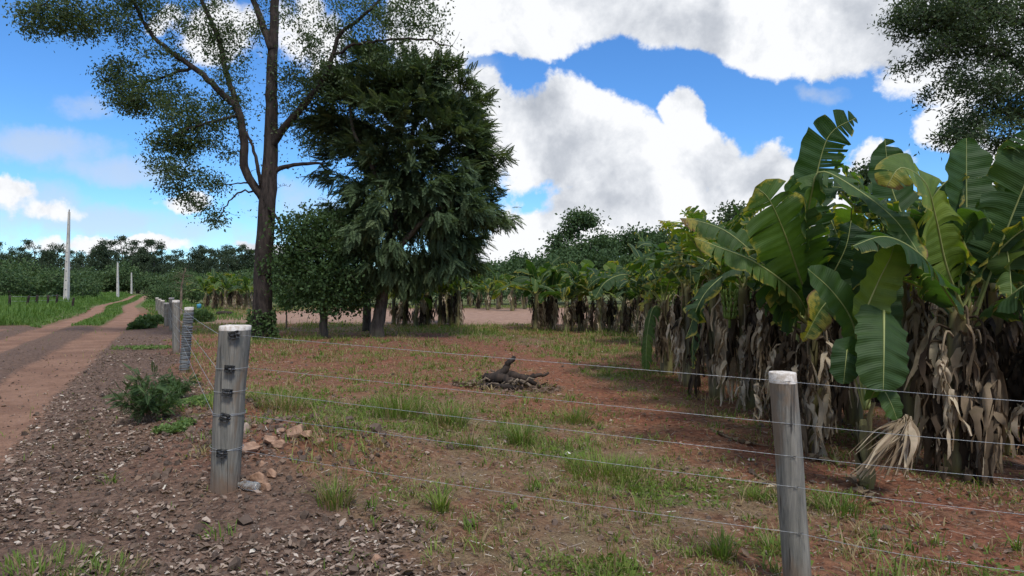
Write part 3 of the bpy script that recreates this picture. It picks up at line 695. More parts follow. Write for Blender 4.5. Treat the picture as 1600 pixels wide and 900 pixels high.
A_base = np.array([-2.19, 5.2, H1(-2.19, 5.2) - .01]); A_top = np.array([-2.11, 5.2, 1.315])
B_base = np.array([1.725, 4.1, H1(1.725, 4.1) - .02]); B_top = np.array([1.62, 4.1, 1.095])
A_r, B_r = .110, .083
rootA, axA, _ = build_post('fence_post', 0, A_base, A_top, .108, .115, 3, 'thick grey corner post with five metal wire clamps and a pale cut top', .035)
rootB, axB, _ = build_post('fence_post', 0, B_base, B_top, .083, .077, 8, 'grey fence post with brown streaks standing alone at the right, pale sawn end', .062)
wyA = [523, 576, 613, 651, 707]; wyB = [596, 662, 713, 761, 833]
zA = [CAMZ - (y - 450) / F * 5.1 for y in wyA]; zB = [CAMZ - (y - 450) / F * 4.02 for y in wyB]
def clamp(root, c, base, seed, tilt=0.):
    """wire strainer: bent bracket with two cheeks, a spool and its square pin"""
    R = np.array([[math.cos(tilt), 0, math.sin(tilt)], [0, 1, 0], [-math.sin(tilt), 0, math.cos(tilt)]])
    mb = MB(); w, h, dp = .066, .050, .04
    mb.box(c + R @ [0, dp / 2 - .002, 0], (w, .005, h), R); mb.box(c + R @ [0, -.001, h / 2], (w, dp, .004), R); mb.box(c + R @ [0, -.001, -h / 2], (w, dp, .004), R)
    mb.box(c + R @ [-w / 2 + .006, -dp / 2, 0], (.005, .006, h * .98), R); mb.box(c + R @ [w / 2 - .010, -dp / 2, 0], (.005, .006, h * .98), R)
    o = mb.build('wire_clamp', M['iron'], root, base, smooth=False)
    sp = MB(); e = R @ np.array([w * .62, 0, 0]); sp.tube([c - e * .75 + [0, -.004, 0], c + e + [0, -.004, 0]], .010, 10); sp.box(c + e + [0, -.004, 0], (.012, .011, .011), R)
    sp.build('spool', M['iron'], o, base)
    return o
for i, z in enumerate(zA):
    pa = axis_at(A_base, A_top, z); c = pa + [.035 - .006 * i + (.012 if i == 0 else 0), -A_r - .014, 0]
    clamp(rootA, c, A_base, i, [-.25, .12, .1, .3, .08][i])
# wire loops turned round the posts
def loops(root, base, pa, r, z, n=2, seed=0, name='wire_loop', dz=.011, wr=.0015):
    rng = np.random.default_rng(seed); mb = MB()
    for k in range(n):
        t = np.linspace(0, 2 * np.pi, 41); tl = rng.normal(0, .05); p = np.stack([pa[0] + (r + .003) * np.cos(t), pa[1] + (r + .003) * np.sin(t), z + k * dz + tl * r * np.cos(t)], -1)
        mb.tube(p, wr, 5, .5, 0, False)
    mb.build(name, M['zinc'], root, base)
for i, z in enumerate(zA[1:]): loops(rootA, A_base, axis_at(A_base, A_top, z), .116, z + .004 * i, 1 if i < 2 else 2, i)
for i, z in enumerate(zB[:4]): pass

def wire(pts, lab, grp, r=.0012, sag=.0):
    mb = MB(); P_ = []
    for a, b in zip(pts[:-1], pts[1:]):
        a, b = np.array(a, float), np.array(b, float); t = np.linspace(0, 1, 22)[:-1, None]
        q = a * (1 - t) + b * t; q[:, 2] -= sag * 4 * (t * (1 - t))[:, 0]; P_.append(q)
    P_.append(np.array([pts[-1]])); p = np.vstack(P_); mb.tube(p, r, 5)
    # twin-strand barbless twist: fine ripple on the second strand
    s = np.linspace(0, 1, len(p) * 6); q = np.stack([np.interp(s, np.linspace(0, 1, len(p)), p[:, k]) for k in range(3)], -1)
    ph = np.arange(len(q)) * 2.1; q[:, 2] += 0.0016 * np.sin(ph); q[:, 1] += .0016 * np.cos(ph); mb.tube(q, r * .5, 4)
    o = mb.build('fence_wire', M['zinc'], None, pts[0]); tag(o, lab, 'wire', grp); return o
E_base = np.array([5.55, 2.95, H1(5.55, 2.95)]); E_top = E_base + [0, 0, 1.3]
names = ['topmost', 'second', 'third', 'fourth', 'lowest']
for i in range(5):
    pa = axis_at(A_base, A_top, zA[i]); pb = axis_at(B_base, B_top, zB[i])
    a = pa + [A_r + .004 if i else .07, -.03 if i else -A_r - .012, 0]; b = pb + [0, -B_r - .003, 0]
    yE = {0: 627, 1: 696, 2: 750, 3: 804, 4: 893}[i]
    # the wire leaves the picture at px 1600; carry it on to the next post
    X1 = 3.62; D1 = 4.1 - (X1 - 1.62) / 3.93 * 1.15; D1 = X1 / (800 / F) if False else D1
    e = np.array([800 / F * 3.40, 3.40, CAMZ - (yE - 450) / F * 3.40]); dirv = (e - b); c = b + dirv * 2.15
    wire([a, b, e, c], f'{names[i]} galvanised wire of the fence crossing in front of the field', 'wires strung from the corner post to the right', sag=.004 if i < 4 else .02)
build_post('fence_post', 0, [c[0] + .05, c[1] + .09, H1(c[0], c[1])], [c[0] + .05, c[1] + .09, 1.0], .08, .077, 9, 'fence post beyond the right edge carrying the wire ends')
# staples where the wires cross the right post
for i, z in enumerate(zB):
    pb = axis_at(B_base, B_top, z) + [0, -B_r - .002, 0]; mb = MB()
    mb.tube([pb + [-.012, .012, 0], pb + [-.012, -.005, 0], pb + [.012, -.005, .002], pb + [.012, .012, 0]], .0018, 5); mb.build('staple', M['iron'], rootB, B_base)

# posts going away along the road
def back_post(xm, yt, yb, wpx, seed, lab, D=None, lean=0.):
    D = 1.27 * F / (yb - yt) if D is None else D
    x = (xm - 800) / F * D; zt = CAMZ - (yt - 450) / F * D; zb = min(CAMZ - (yb - 450) / F * D, H1(x, D))
    b = np.array([x - lean, D, zb]); t = np.array([x, D, zt]); r = wpx / 2 / F * D
    root, ax, rad = build_post('fence_post', 0, b, t, r * .98, r * 1.02, seed, lab, .055)
    return root, b, t, r
r2, b2, t2, rr2 = back_post(295.5, 480, 583, 13.5, 21, 'fence post wrapped from top to foot in a grey wire coil', lean=.10)
mb = MB(); t = np.linspace(0, 1, 25 * 24); turns = 25
for k in range(34):
    z = b2[2] + .08 + k * (t2[2] - b2[2] - .16) / 34; aa = np.linspace(0, 2 * np.pi, 25); pc = axis_at(b2, t2, z); rg = np.random.default_rng(k)
    tl = rg.normal(0, .12); mb.tube(np.stack([pc[0] + (rr2 + .006) * np.cos(aa), pc[1] + (rr2 + .006) * np.sin(aa), z + tl * rr2 * np.cos(aa) + rg.normal(0, .006)], -1), .0085, 5, .5, 0, False)
mb.build('wire_coil', M['coil'], r2, b2)
bp = [(r2, b2, t2, rr2)]
bp.append(back_post(275, 469, 549, 11, 22, 'plain grey fence post just behind the wire wrapped one'))
bp.append(back_post(268, 465, 520, 7.5, 23, 'taller dark fence post third behind the corner post', D=26))
bp.append(back_post(260, 473, 513, 7, 24, 'short dark fence post left of the taller dark one', D=29))
bp.append(back_post(254, 469, 505, 6, 25, 'slim fence post near the far end of the row', D=34.5))
bp.append(back_post(249.5, 467, 499, 5, 26, 'farthest but one fence post of the road side row', D=40))
bp.append(back_post(245.5, 465, 494, 4.5, 27, 'farthest fence post of the road side row', D=47))
chain = [(A_base, A_top, A_r)] + [(b, t, r) for _, b, t, r in bp]
for i, hf in enumerate((.94, .74, .58, .42)):
    pts = [lerp(b, t, hf if k else (zA[i] - A_base[2]) / (A_top[2] - A_base[2])) + [-r * .3, -r - .004, 0] for k, (b, t, r) in enumerate(chain[:6])]
    pts[0] = axis_at(A_base, A_top, zA[i]) + [-.108, -.03, 0]
    wire(pts, f'{names[i]} wire of the fence running back beside the dirt road', 'wires strung along the road side posts', r=.0014, sag=.012)

# ------------------------------------------------------------------ utility poles and the dark stakes in the verge
def utility_pole(xm, yt, yb, D, w0, w1, lab, steps=8, lean=0.):
    x = (xm - 800) / F * D; z0 = H1(x, D) - .1; zt = CAMZ - (yt - 450) / F * D
    root = empty('utility_pole', (x, D, z0), label=lab, cat='utility pole', group='concrete poles along the left verge')
    mb = MB(); n = 14; t = np.linspace(0, 1, n); W0 = w0 / F * D; W1 = w1 / F * D
    w = W0 * (1 - t) + W1 * t; z = z0 + (zt - z0) * t; cx = x + lean * t
    # I-section: two flanges joined by a narrower web
    for sgn in (-1, 1):
        pr = []
        for k in range(n):
            cc = np.array([cx[k] + sgn * w[k] * .36, D, z[k]]); hw, hd = w[k] * .14, w[k] * .5
            pr += [cc + [-hw, -hd, 0], cc + [hw, -hd, 0], cc + [hw, hd, 0], cc + [-hw, hd, 0]]
        f = [[k * 4 + j, k * 4 + (j + 1) % 4, (k + 1) * 4 + (j + 1) % 4, (k + 1) * 4 + j] for k in range(n - 1) for j in range(4)]
        mb.add(pr, f); mb.add(pr[-4:], [[0, 1, 2, 3]])
    pr = []
    for k in range(n):
        cc = np.array([cx[k], D, z[k]]); hw, hd = w[k] * .225, w[k] * .40
        pr += [cc + [-hw, -hd, 0], cc + [hw, -hd, 0], cc + [hw, hd, 0], cc + [-hw, hd, 0]]
    mb.add(pr, f); mb.add(pr[-4:], [[0, 1, 2, 3]])
    mb.build('shaft', M['concrete'], root, (x, D, z0), smooth=False)
    for k in range(steps):
        tt = (k + .6) / (steps + 1.0); zz = z0 + (zt - z0) * tt; ww = W0 * (1 - tt) + W1 * tt; s_ = MB()
        s_.box((x + lean * tt, D - ww * .41, zz), (ww * .40, .03, ww * .18)); s_.build('step_slot_shade', M['slot'], root, (x, D, z0), smooth=False)  # raised dark box, the shade of a step recess put into its colour
    tp = MB(); tp.tube([[x + lean, D, zt - .02], [x + lean, D, zt + .06], [x + lean + .02, D, zt + .22]], [.05, .04, .05], 6); tp.build('insulator_pin', M['slot'], root, (x, D, z0))
    return root
utility_pole(103.5, 331, 472, 66, 6.6, 2.4, 'tall grey concrete pole nearest to the road with step slots in painted shade', 9, .28)
utility_pole(184, 410, 469, 118, 3.2, 1.6, 'mid distance pale concrete pole where the track bends', 5)
utility_pole(205.5, 426, 461, 160, 2.2, 1.3, 'smallest farthest concrete pole beside the end of the track', 3)
stk = []
for k, (xa, xb, yt, yb, lab) in enumerate([(16, 13.5, 461, 476, 'leftmost short dark stake in the tall verge grass'), (45.5, 40, 462, 479, 'leaning dark stake second from the left'),
        (58.5, 55.5, 461, 479, 'dark stake in the middle of the five upright ones'), (75.5, 73.5, 461, 477, 'dark stake second left of the tall concrete pole'),
        (89.5, 87.5, 460, 474, 'thin dark stake just left of the tall concrete pole'), (115.5, 112, 465, 474, 'short leaning dark stake right of the tall concrete pole')]):
    D = 46 + k * 1.2; x0 = (xb - 800) / F * D; x1 = (xa - 800) / F * D; zt = CAMZ - (yt - 450) / F * D
    b = np.array([x0, D, H1(x0, D)]); t = np.array([x1, D, zt]); mb = MB(); mb.tube(catmull([b - [0, 0, .1], lerp(b, t, .5) + [.01, 0, 0], t], 6), [.075, .085, .08, .082, .08, .075], 8)
    tag(mb.build('fence_stake', M['char'], None, b), lab, 'stake', 'dark stakes of the old verge fence'); stk.append((b, t))
for i, hf in enumerate((.92, .6)):
    mb = MB(); mb.tube([lerp(b, t, hf) for b, t in stk], .006, 4); tag(mb.build('fence_wire', M['zinc'], None, stk[0][0]), ['upper', 'lower'][i] + ' thin wire strung between the dark verge stakes', 'wire', 'wires of the old verge fence')

# ------------------------------------------------------------------ stones, bottle, small things
def stone(px, py, sz, seed, lab, mt='stone', grp='stones lying at the corner post'):
    rng = np.random.default_rng(seed); c = G(px, py); n, m = 16, 24
    u, v = np.meshgrid(np.linspace(0, np.pi, n), np.linspace(0, 2 * np.pi, m, endpoint=False), indexing='ij')
    d = np.stack([np.sin(u) * np.cos(v), np.sin(u) * np.sin(v), np.cos(u)], -1)
    # facetted: cut a ball by random planes
    r = np.ones((n, m)) * 1.2
    for _ in range(17):
        nn = nrm(rng.normal(size=3)); k = d @ nn; r = np.where(k > .2, np.minimum(r, rng.uniform(.50, .85) / np.maximum(k, .2)), r)
    p = d * r[..., None] * np.array([rng.uniform(.8, 1.2), rng.uniform(.7, 1.1), rng.uniform(.5, .8)]) * sz / 2
    p = p + c + [0, 0, sz * .16]
    i, j = np.meshgrid(np.arange(n - 1), np.arange(m), indexing='ij'); j2 = (j + 1) % m
    mb = MB(); mb.add(p.reshape(-1, 3), np.stack([i * m + j, (i + 1) * m + j, (i + 1) * m + j2, i * m + j2], -1).reshape(-1, 4))
    tag(mb.build('stone', M[mt], None, c, smooth=False), lab, 'stone', grp)
for k, (px, py, sz, lab) in enumerate([
    (404, 752, .17, 'flat rust coloured stone beside the clear bottle at the corner post'), (416, 766, .10, 'small flat tan stone just right of the bottle neck'),
    (425, 745, .15, 'reddish stone behind the flat rust stone'), (462, 680, .24, 'largest orange stone on the rubble mound'),
    (478, 684, .17, 'brown stone touching the largest orange stone'), (500, 694, .16, 'orange stone at the right edge of the rubble mound'),
    (436, 698, .15, 'tan stone on the mound left of the orange ones'), (421, 692, .16, 'greyish stone half buried on the mound'),
    (386, 706, .20, 'big tan stone leaning on the right side of the corner post'), (440, 676, .09, 'small brown stone on top of the mound'),
    (398, 668, .10, 'pinkish stone high on the mound by the post'), (410, 728, .09, 'small grey stone above the reddish one'),
    (332, 735, .10, 'brown stone touching the left side of the corner post'), (455, 715, .08, 'small tan stone low on the mound'),
    (588, 878, .10, 'lone round orange stone near the bottom edge on dark gravel')]):
    stone(px, py, sz, 50 + k, lab)
stone(886, 711, .085, 80, 'single white stone in the grass at mid field', 'pale_stone', 'pale stones')
def lathe(mb, p0, d, prof, sides=20):
    d = nrm(d); p = [np.asarray(p0) + d * t for t, r in prof]; mb.tube(p, [max(r, .0005) for t, r in prof], sides)
c = G(368, 763); d = nrm(np.array([.20, -.05, -.012])); mb = MB()
lathe(mb, c + [-.01, 0, .036], d, [(0, .012), (.004, .014), (.03, .014), (.035, .016), (.065, .024), (.085, .032), (.10, .035), (.16, .034), (.17, .036), (.20, .035), (.21, .028), (.212, .004)])
bo = mb.build('bottle', M['bottle'], None, c); tag(bo, 'crumpled clear plastic bottle lying at the foot of the corner post', 'bottle')
mb = MB(); lathe(mb, c + [-.026, .003, .037], d, [(0, .013), (.002, .0155), (.016, .0155), (.017, .013)]); mb.build('bottle_neck', M['pale_stone'], bo, c)
c = G(311, 484); mb = MB(); D = c[1]
lathe(mb, c, np.array([0, 0, 1.]), [(0, .13), (.02, .15), (.2, .155), (.21, .165), (.4, .155), (.42, .14), (.43, .02)], 18)
ob = mb.build('small_barrel', M['blue'], None, c); tag(ob, 'tiny blue container standing in the far green strip', 'container')
mb = MB(); lathe(mb, c + [.05, 0, .43], np.array([0, 0, 1.]), [(0, .03), (.04, .03), (.045, .01)], 10); mb.build('lid', M['blue'], ob, c)
c = G(352, 493); mb = MB(); mb.tube(catmull([c + [-.55, .1, .12], c + [0, 0, .16], c + [.45, .0, .12]], 9), [.10, .12, .13, .12, .11, .11, .10, .11, .09], 9)
tag(mb.build('fallen_log', M['char'], None, c), 'short dark log lying on pale ground left of the big tree', 'log')

# pile of burnt branches and roots
c = G(792, 604); root = empty('branch_pile', c, label='pile of charred stumps and broken branches on a black patch in the field', cat='branch pile')
s_ = c[1] / F      # metres per photo pixel there
def br(pts, r, m='char', nm='branch', seed=0):
    rng = np.random.default_rng(seed); q = catmull([c + [x * s_, dy, z * s_] for x, dy, z in pts], 12); q = q + rng.normal(0, .012, q.shape)
    rr = np.interp(np.linspace(0, 1, 12), np.linspace(0, 1, len(r)), np.array(r) * s_) * (1 + rng.normal(0, .09, 12)); mb = MB(); mb.tube(q, rr, 8); mb.build(nm, M[m], root, c)
br([(-18, 0, 14), (-2, .05, 27), (9, .1, 45)], [7, 6, 3.5], nm='stump', seed=1); br([(-33, 0, 12), (-15, 0, 14), (10, -.1, 8)], [7, 10, 6], nm='stump', seed=2)
br([(-30, .2, 6), (0, .1, 18), (32, 0, 10), (45, 0, 3)], [7, 8, 6, 3], seed=3); br([(20, .2, 6), (42, .2, 14), (66, .3, 17)], [5, 4, 2], seed=4)
br([(-40, -.2, 4), (-10, -.3, 5), (25, -.3, 2)], [4, 5, 3], seed=5); br([(-6, -.3, 3), (22, -.1, 10), (38, -.2, 1)], [2.6, 3, 2], 'twigs', seed=6)
rng = np.random.default_rng(5)
for k in range(26):
    a = rng.random() * 6.28; r0 = rng.uniform(2, 34); p = (r0 * math.cos(a), rng.uniform(-.35, .5), rng.uniform(1, 12)); L = rng.uniform(12, 38); b_ = rng.random() * 6.28
    br([p, (p[0] + L * .5 * math.cos(b_), p[1], p[2] + rng.uniform(2, 10)), (p[0] + L * math.cos(b_), p[1] + rng.uniform(-.1, .2), max(p[2] + rng.uniform(-8, 10), 1))],
       [1.5, 1.1, .5], 'twigs' if k % 3 else 'char', 'twig', 100 + k)
mb = MB(); n = 900; a = rng.random(n) * 6.28; r0 = rng.random(n) ** .6 * .75; ps = np.stack([c[0] + 1.25 * r0 * np.cos(a), c[1] + .8 * r0 * np.sin(a), 0 * a], -1); ps[:, 2] = hgt(ps[:, 0], ps[:, 1]) + .01
R = rot_to(nrm(rng.normal(size=(n, 3)) * [1, 1, .3]), rng.random(n) * 6.28)
mb.scatter(np.array([[-.2, 0, 0], [.2, 0, 0], [.1, 1, .1], [-.1, 1, 0]]), np.array([[0, 1, 2, 3]]), ps, R, rng.uniform(.03, .12, n), rng.random(n) * .3)
mb.build('ash_scraps', M['litter'], root, c)

# ------------------------------------------------------------------ trees
class Skel:
    def __init__(s): s.p = []; s.r = []; s.mb = MB()
    def limb(s, pts, rad, n=None, sides=8, wob=.0, rng=None):
        pts = np.asarray(pts, float); n = n or max(6, int(len(pts) * 4)); q = catmull(np.hstack([pts, np.asarray(rad, float)[:, None]]), n)
        if wob and rng is not None: q[1:-1, :3] += rng.normal(0, wob, (n - 2, 3))
        q[:, 3] = np.maximum(q[:, 3], .004); s.mb.tube(q[:, :3], q[:, 3], sides); s.p.append(q[:, :3]); s.r.append(q[:, 3]); return q
    def fill(s, att, rng, r_tip=.006, k_r=.011, up=.15, maxr=.07, n=6, sides=5, wob=.03):
        """join every attractor point to the nearest limb with a curved twig; twigs can carry further twigs"""
        P_ = np.vstack(s.p); R_ = np.concatenate(s.r); tips = []; dirs = []
        d0 = np.array([np.min(np.linalg.norm(P_ - a, axis=1)) for a in att]); order = np.argsort(d0)
        cap = len(P_) + len(att) * 4; PP = np.zeros((cap, 3)); RR = np.zeros(cap); m = len(P_); PP[:m] = P_; RR[:m] = R_
        for a in att[order]:
            v = PP[:m] - a; d = np.sqrt((v * v).sum(1)) + .35 * np.maximum(v[:, 2], 0) + (RR[:m] < .008) * .25
            i = int(np.argmin(d)); b = PP[i]; L = np.linalg.norm(a - b)
            if L < .05: continue
            r0 = min(RR[i] * .75, maxr, r_tip + k_r * L); mid = (a + b) / 2 + np.array([0, 0, up * L]) + rng.normal(0, .10 * L, 3)
            t = np.linspace(0, 1, n)[:, None]; q = (1 - t) ** 2 * b + 2 * t * (1 - t) * mid + t * t * a
            q[1:-1] += rng.normal(0, wob * min(L, 1.5), (n - 2, 3))
            rr = np.linspace(r0, r_tip * .6, n); s.mb.tube(q, rr, sides if r0 > .02 else 4, cap=False)
            take = q[[n // 3, n // 2, (2 * n) // 3, n - 1]]; PP[m:m + 4] = take; RR[m:m + 4] = np.interp([.33, .5, .67, 1], [0, 1], [r0, r_tip]); m += 4
            tips.append(q[-1]); dirs.append(nrm(q[-1] - q[-2])); 
            if L > .9: tips.append(q[n // 2 + 1]); dirs.append(nrm(q[n // 2 + 1] - q[n // 2]))
        return np.array(tips), np.array(dirs)
LEAF4 = (np.array([[0, 0, 0], [.30, .45, .06], [0, 1, -.05], [-.30, .45, .06]]), np.array([[0, 1, 2, 3]]))
NARROW = (LEAF4[0] * [.55, 1, 1], LEAF4[1])
def leaves(mb, rng, tips, dirs, per, spread, size, droop=.2, rnd=(0, 1), tmpl=LEAF4, bias=.4, rb=None, along=1.3):
    N = len(tips) * per; c = np.repeat(tips, per, 0); d = np.repeat(dirs, per, 0)
    p = c + rng.normal(0, 1, (N, 3)) * spread * np.array([1, 1, .75]) - d * rng.random((N, 1)) * spread * along
    ld = nrm(rdir(rng, N) + d * bias + np.array([0, 0, -droop]))
    rv = rng.uniform(*rnd, N) if rb is None else np.clip(np.repeat(rb, per) + rng.normal(0, .16, N), 0, 1)
    mb.scatter(tmpl[0], tmpl[1], p, rot_to(ld, rng.random(N) * 6.28), size * rng.uniform(.6, 1.3, N), rv)
def blob_points(rng, blobs, D, dens=1.0):
    """attractors inside ellipsoids given by photo position and half-size at distance D"""
    out = []; w = []
    for (x, y, rx, ry, n, *dz) in blobs:
        k = int(n * dens); u = rdir(rng, k) * (rng.random((k, 1)) ** .42)
        dd = D + (dz[0] if dz else 0); c = P(x, y, dd); dep = dz[1] if len(dz) > 1 else rx / F * D
        out.append(c + u * np.array([rx / F * dd, dep, ry / F * dd]))
    return np.vstack(out)

def big_tree():
    rng = np.random.default_rng(4); D = 22.; Gz = H1((410 - 800) / F * D, D)
    base = np.array([(409 - 800) / F * D, D, Gz]); root = empty('tree', base, label='tall open crowned tree with straight bare trunk and spreading limbs, vine at its foot', cat='tree')
    S = Skel(); q = lambda x, y, dz=0.: P(x, y, D + dz)
    w = lambda px: px / 2 / F * D
    S.limb([base + [-.02, 0, -.2], base + [0, 0, .15], q(410, 470), q(412, 400), q(419, 300), q(424, 200), q(425, 120), q(428, 40, .2), q(432, -60, .3), q(440, -170, .4), q(446, -300, .3)],
           [w(44), w(34), w(29), w(27), w(25), w(20), w(17), w(14), w(12), w(9), w(4)], 60, 14, .012, rng)
    S.limb([q(412, 312), q(396, 290), q(382, 262), q(381, 222), q(371, 172), q(345, 145), q(318, 118), q(290, 98), q(262, 78), q(232, 48), q(212, 10, -.3), q(190, -40, -.5)],
           [w(14), w(13), w(13), w(12.5), w(11), w(10), w(9), w(8), w(7), w(6), w(5), w(2)], 44, 9, .015, rng)
    S.limb([q(376, 190), q(366, 150, .3), q(352, 110, .5), q(345, 70, .6), q(330, 35, .8), q(314, -5, 1), q(295, -70, 1)], [w(10), w(9), w(8), w(7.5), w(7), w(6), w(2)], 28, 8, .015, rng)
    S.limb([q(425, 232), q(440, 205, -.2), q(462, 180, -.4), q(485, 152, -.6), q(508, 122, -.8), q(518, 90, -1), q(530, 55, -1), q(560, 30, -1.2), q(590, 5, -1.3), q(620, -40, -1.5)],
           [w(13), w(12), w(11), w(10), w(9), w(7), w(6), w(5), w(4), w(2)], 34, 8, .015, rng)
    S.limb([q(423, 272), q(440, 262), q(462, 257), q(490, 255), q(505, 256)], [w(9), w(7.5), w(6), w(5), w(3)], 14, 7, .008, rng)
    S.limb([q(425, 78), q(414, 50, .4), q(404, 20, .6), q(392, -10, .8), q(372, -60, 1)], [w(12), w(11), w(10), w(8), w(3)], 18, 8, .01, rng)
    S.limb([q(411, 305, .1), q(404, 270, -.3), q(398, 240, -.4), q(385, 205, -.6)], [w(7), w(6), w(5), w(3)], 14, 6, .008, rng)
    S.limb([q(419, 325, -.2), q(430, 336, -.4), q(438, 352, -.5), q(441, 366, -.5)], [w(4), w(4), w(3), w(1)], 12, 5, .006, rng)
    S.limb([q(408, 300), q(392, 298), q(376, 300), q(360, 312), q(348, 330), q(336, 345)], [w(4), w(3.4), w(3), w(2.4), w(2), w(1)], 16, 5, .02, rng)
    S.limb([q(404, 292), q(388, 286), q(366, 287), q(340, 290)], [w(3.5), w(3), w(2), w(1)], 12, 5, .015, rng)
    S.limb([q(520, 85, -1), q(560, 68, -1.5), q(610, 62, -1.8), q(660, 60, -2), q(705, 72, -2)], [w(5), w(4), w(3.5), w(3), w(1)], 20, 6, .03, rng)
    S.limb([q(432, -60), q(380, -80), q(300, -60, -.5), q(200, -40, -1), q(110, -15, -1.3), q(40, 20, -1.5)], [w(9), w(8), w(6), w(5), w(3.5), w(1.5)], 26, 7, .03, rng)
    S.limb([q(436, -110), q(500, -150), q(590, -160, .6), q(680, -110, 1)], [w(8), w(7), w(5), w(1.5)], 18, 7, .03, rng)
    S.limb([q(300, 105), q(262, 118, .4), q(225, 130, .6), q(190, 140, .8)], [w(5), w(4), w(3), w(1)], 14, 6, .02, rng)
    S.limb([q(372, 180), q(330, 190, -.6), q(285, 205, -.9), q(245, 225, -1)], [w(5), w(4), w(3), w(1)], 14, 6, .02, rng)
    S.mb.build('trunk', M['bark'], root, base); tw = S.mb; S.mb = MB()
    dense = [(95, 28, 70, 30, 110, -.8), (60, 45, 35, 12, 16, -1), (160, 40, 60, 34, 70, -.4), (180, 112, 34, 22, 40), (235, 150, 70, 32, 90, .2, 1.3), (295, 178, 70, 34, 90, -.3, 1.3), (205, 165, 42, 20, 36),
             (265, 225, 45, 20, 52, -.6), (320, 232, 45, 16, 34), (285, 268, 52, 20, 46, -.5), (275, 297, 26, 14, 20), (300, 318, 24, 10, 15), (330, 282, 26, 14, 14), (335, 344, 22, 10, 10), (330, 200, 55, 28, 34),
             (235, 92, 52, 36, 32), (300, 50, 58, 46, 60, .4), (370, 60, 46, 60, 44, .5), (350, 130, 42, 50, 34, .2), (210, 5, 46, 26, 44),
             (485, 60, 46, 60, 40, -.8), (520, 140, 46, 52, 44, -.6), (560, 35, 62, 40, 40, -1), (470, 160, 42, 60, 28, -.2), (620, 30, 60, 36, 34, -1.4), (480, 210, 30, 30, 14), (460, 120, 34, 40, 24),
             (300, -30, 200, 30, 80), (520, -40, 180, 34, 90), (660, 15, 40, 34, 26, -1.6), (610, 95, 36, 26, 24, -1.6)]
    sparse = [(680, 70, 45, 50, 34, -1.8), (440, 260, 50, 60, 14), (395, 180, 50, 80, 30), (400, 320, 30, 40, 5), (380, 40, 60, 40, 20), (655, 110, 40, 26, 12, -1.6), (690, 30, 26, 30, 12, -1.8)]
    hi = [(430, -260, 200, 120, 110, 0, 3), (250, -170, 150, 100, 70, 0, 3), (620, -150, 150, 90, 70, 0, 3)]
    t1, d1 = S.fill(blob_points(rng, dense, D), rng, .005, .008, .10, .05)
    t2, d2 = S.fill(blob_points(rng, sparse, D), rng, .005, .008, .10, .05)
    t3, d3 = S.fill(blob_points(rng, hi, D), rng, .006, .010, .12, .07)
    S.mb.build('branches', M['bark'], root, base)
    mb = MB(); leaves(mb, rng, t1, d1, 40, .16, .105, .45, along=3.2, tmpl=(LEAF4[0] * [.75, 1, 1], LEAF4[1]), rb=.5 + .4 * (rng.random(len(t1)) - .5)); leaves(mb, rng, t2, d2, 7, .2, .09, .45, rb=rng.uniform(.3, .8, len(t2)))
    leaves(mb, rng, t3, d3, 22, .3, .12, .4, rb=rng.uniform(.2, .8, len(t3)))
    mb.build('crown', M['tree_leaf'], root, base)
    # glossy climber round the foot
    mb = MB(); n = 700; a = rng.random(n) * 6.28; zz = rng.random(n) ** 1.4 * .95; rr = .34 + .16 * rng.random(n) * (1 - zz)
    ps = base + np.stack([rr * np.cos(a), rr * np.sin(a) - .02, zz + .02], -1)
    mb.scatter(LEAF4[0] * [1.4, 1, 1], LEAF4[1], ps, rot_to(nrm(np.stack([np.cos(a), np.sin(a), -.5 + 0 * a], -1) + rng.normal(0, .5, (n, 3))), rng.random(n) * 6.28), rng.uniform(.07, .15, n), rng.uniform(.3, 1, n))
    v = mb.build('vine', M['feather_leaf'], None, base + [0, -.01, 0]); tag(v, 'leafy green vine climbing the foot of the tall tree', 'vine')
    sm = MB()
    for k in range(7):
        a0 = k * .9; h = rng.uniform(.4, .9); t = np.linspace(0, 1, 8); sm.tube(np.stack([base[0] + (.33 - .04 * t) * np.cos(a0 + t), base[1] + (.33 - .04 * t) * np.sin(a0 + t), base[2] + h * t], -1), .008, 5)
    sm.build('stem', M['twigs'], v, base + [0, -.01, 0])
big_tree()

def frond_template(rng, nl=13, L=1., wl=.34, droop=.25, ww=.085):
    """pinnate leaf: a rachis with leaflet pairs, lying along +Y"""
    V = []; Fq = []
    def leaf(b, d, l, w):
        side = nrm(np.cross(d, [0, 0, 1])); k = len(V)
        V.extend([b, b + d * l * .45 + side * w, b + d * l + np.array([0, 0, -.10 * l]), b + d * l * .45 - side * w]); Fq.append([k, k + 1, k + 2, k + 3])
    for i in range(nl):
        t = (i + 1.) / nl; y = L * t; z = -droop * t * t
        l = wl * math.sin(math.pi * (.16 + .78 * t)) ** .7
        for sgn in (-1, 1):
            leaf(np.array([0, y, z]), nrm(np.array([sgn * 1., .55, -.22 + rng.normal(0, .1)])), l, ww)
    leaf(np.array([0, L, -droop]), nrm(np.array([0, 1, -.5])), wl * .7, ww)
    k = len(V); V.extend([np.array([-.006, 0, 0]), np.array([.006, 0, 0]), np.array([.004, L, -droop]), np.array([-.004, L, -droop])]); Fq.append([k, k + 1, k + 2, k + 3])
    return np.array(V), np.array(Fq)
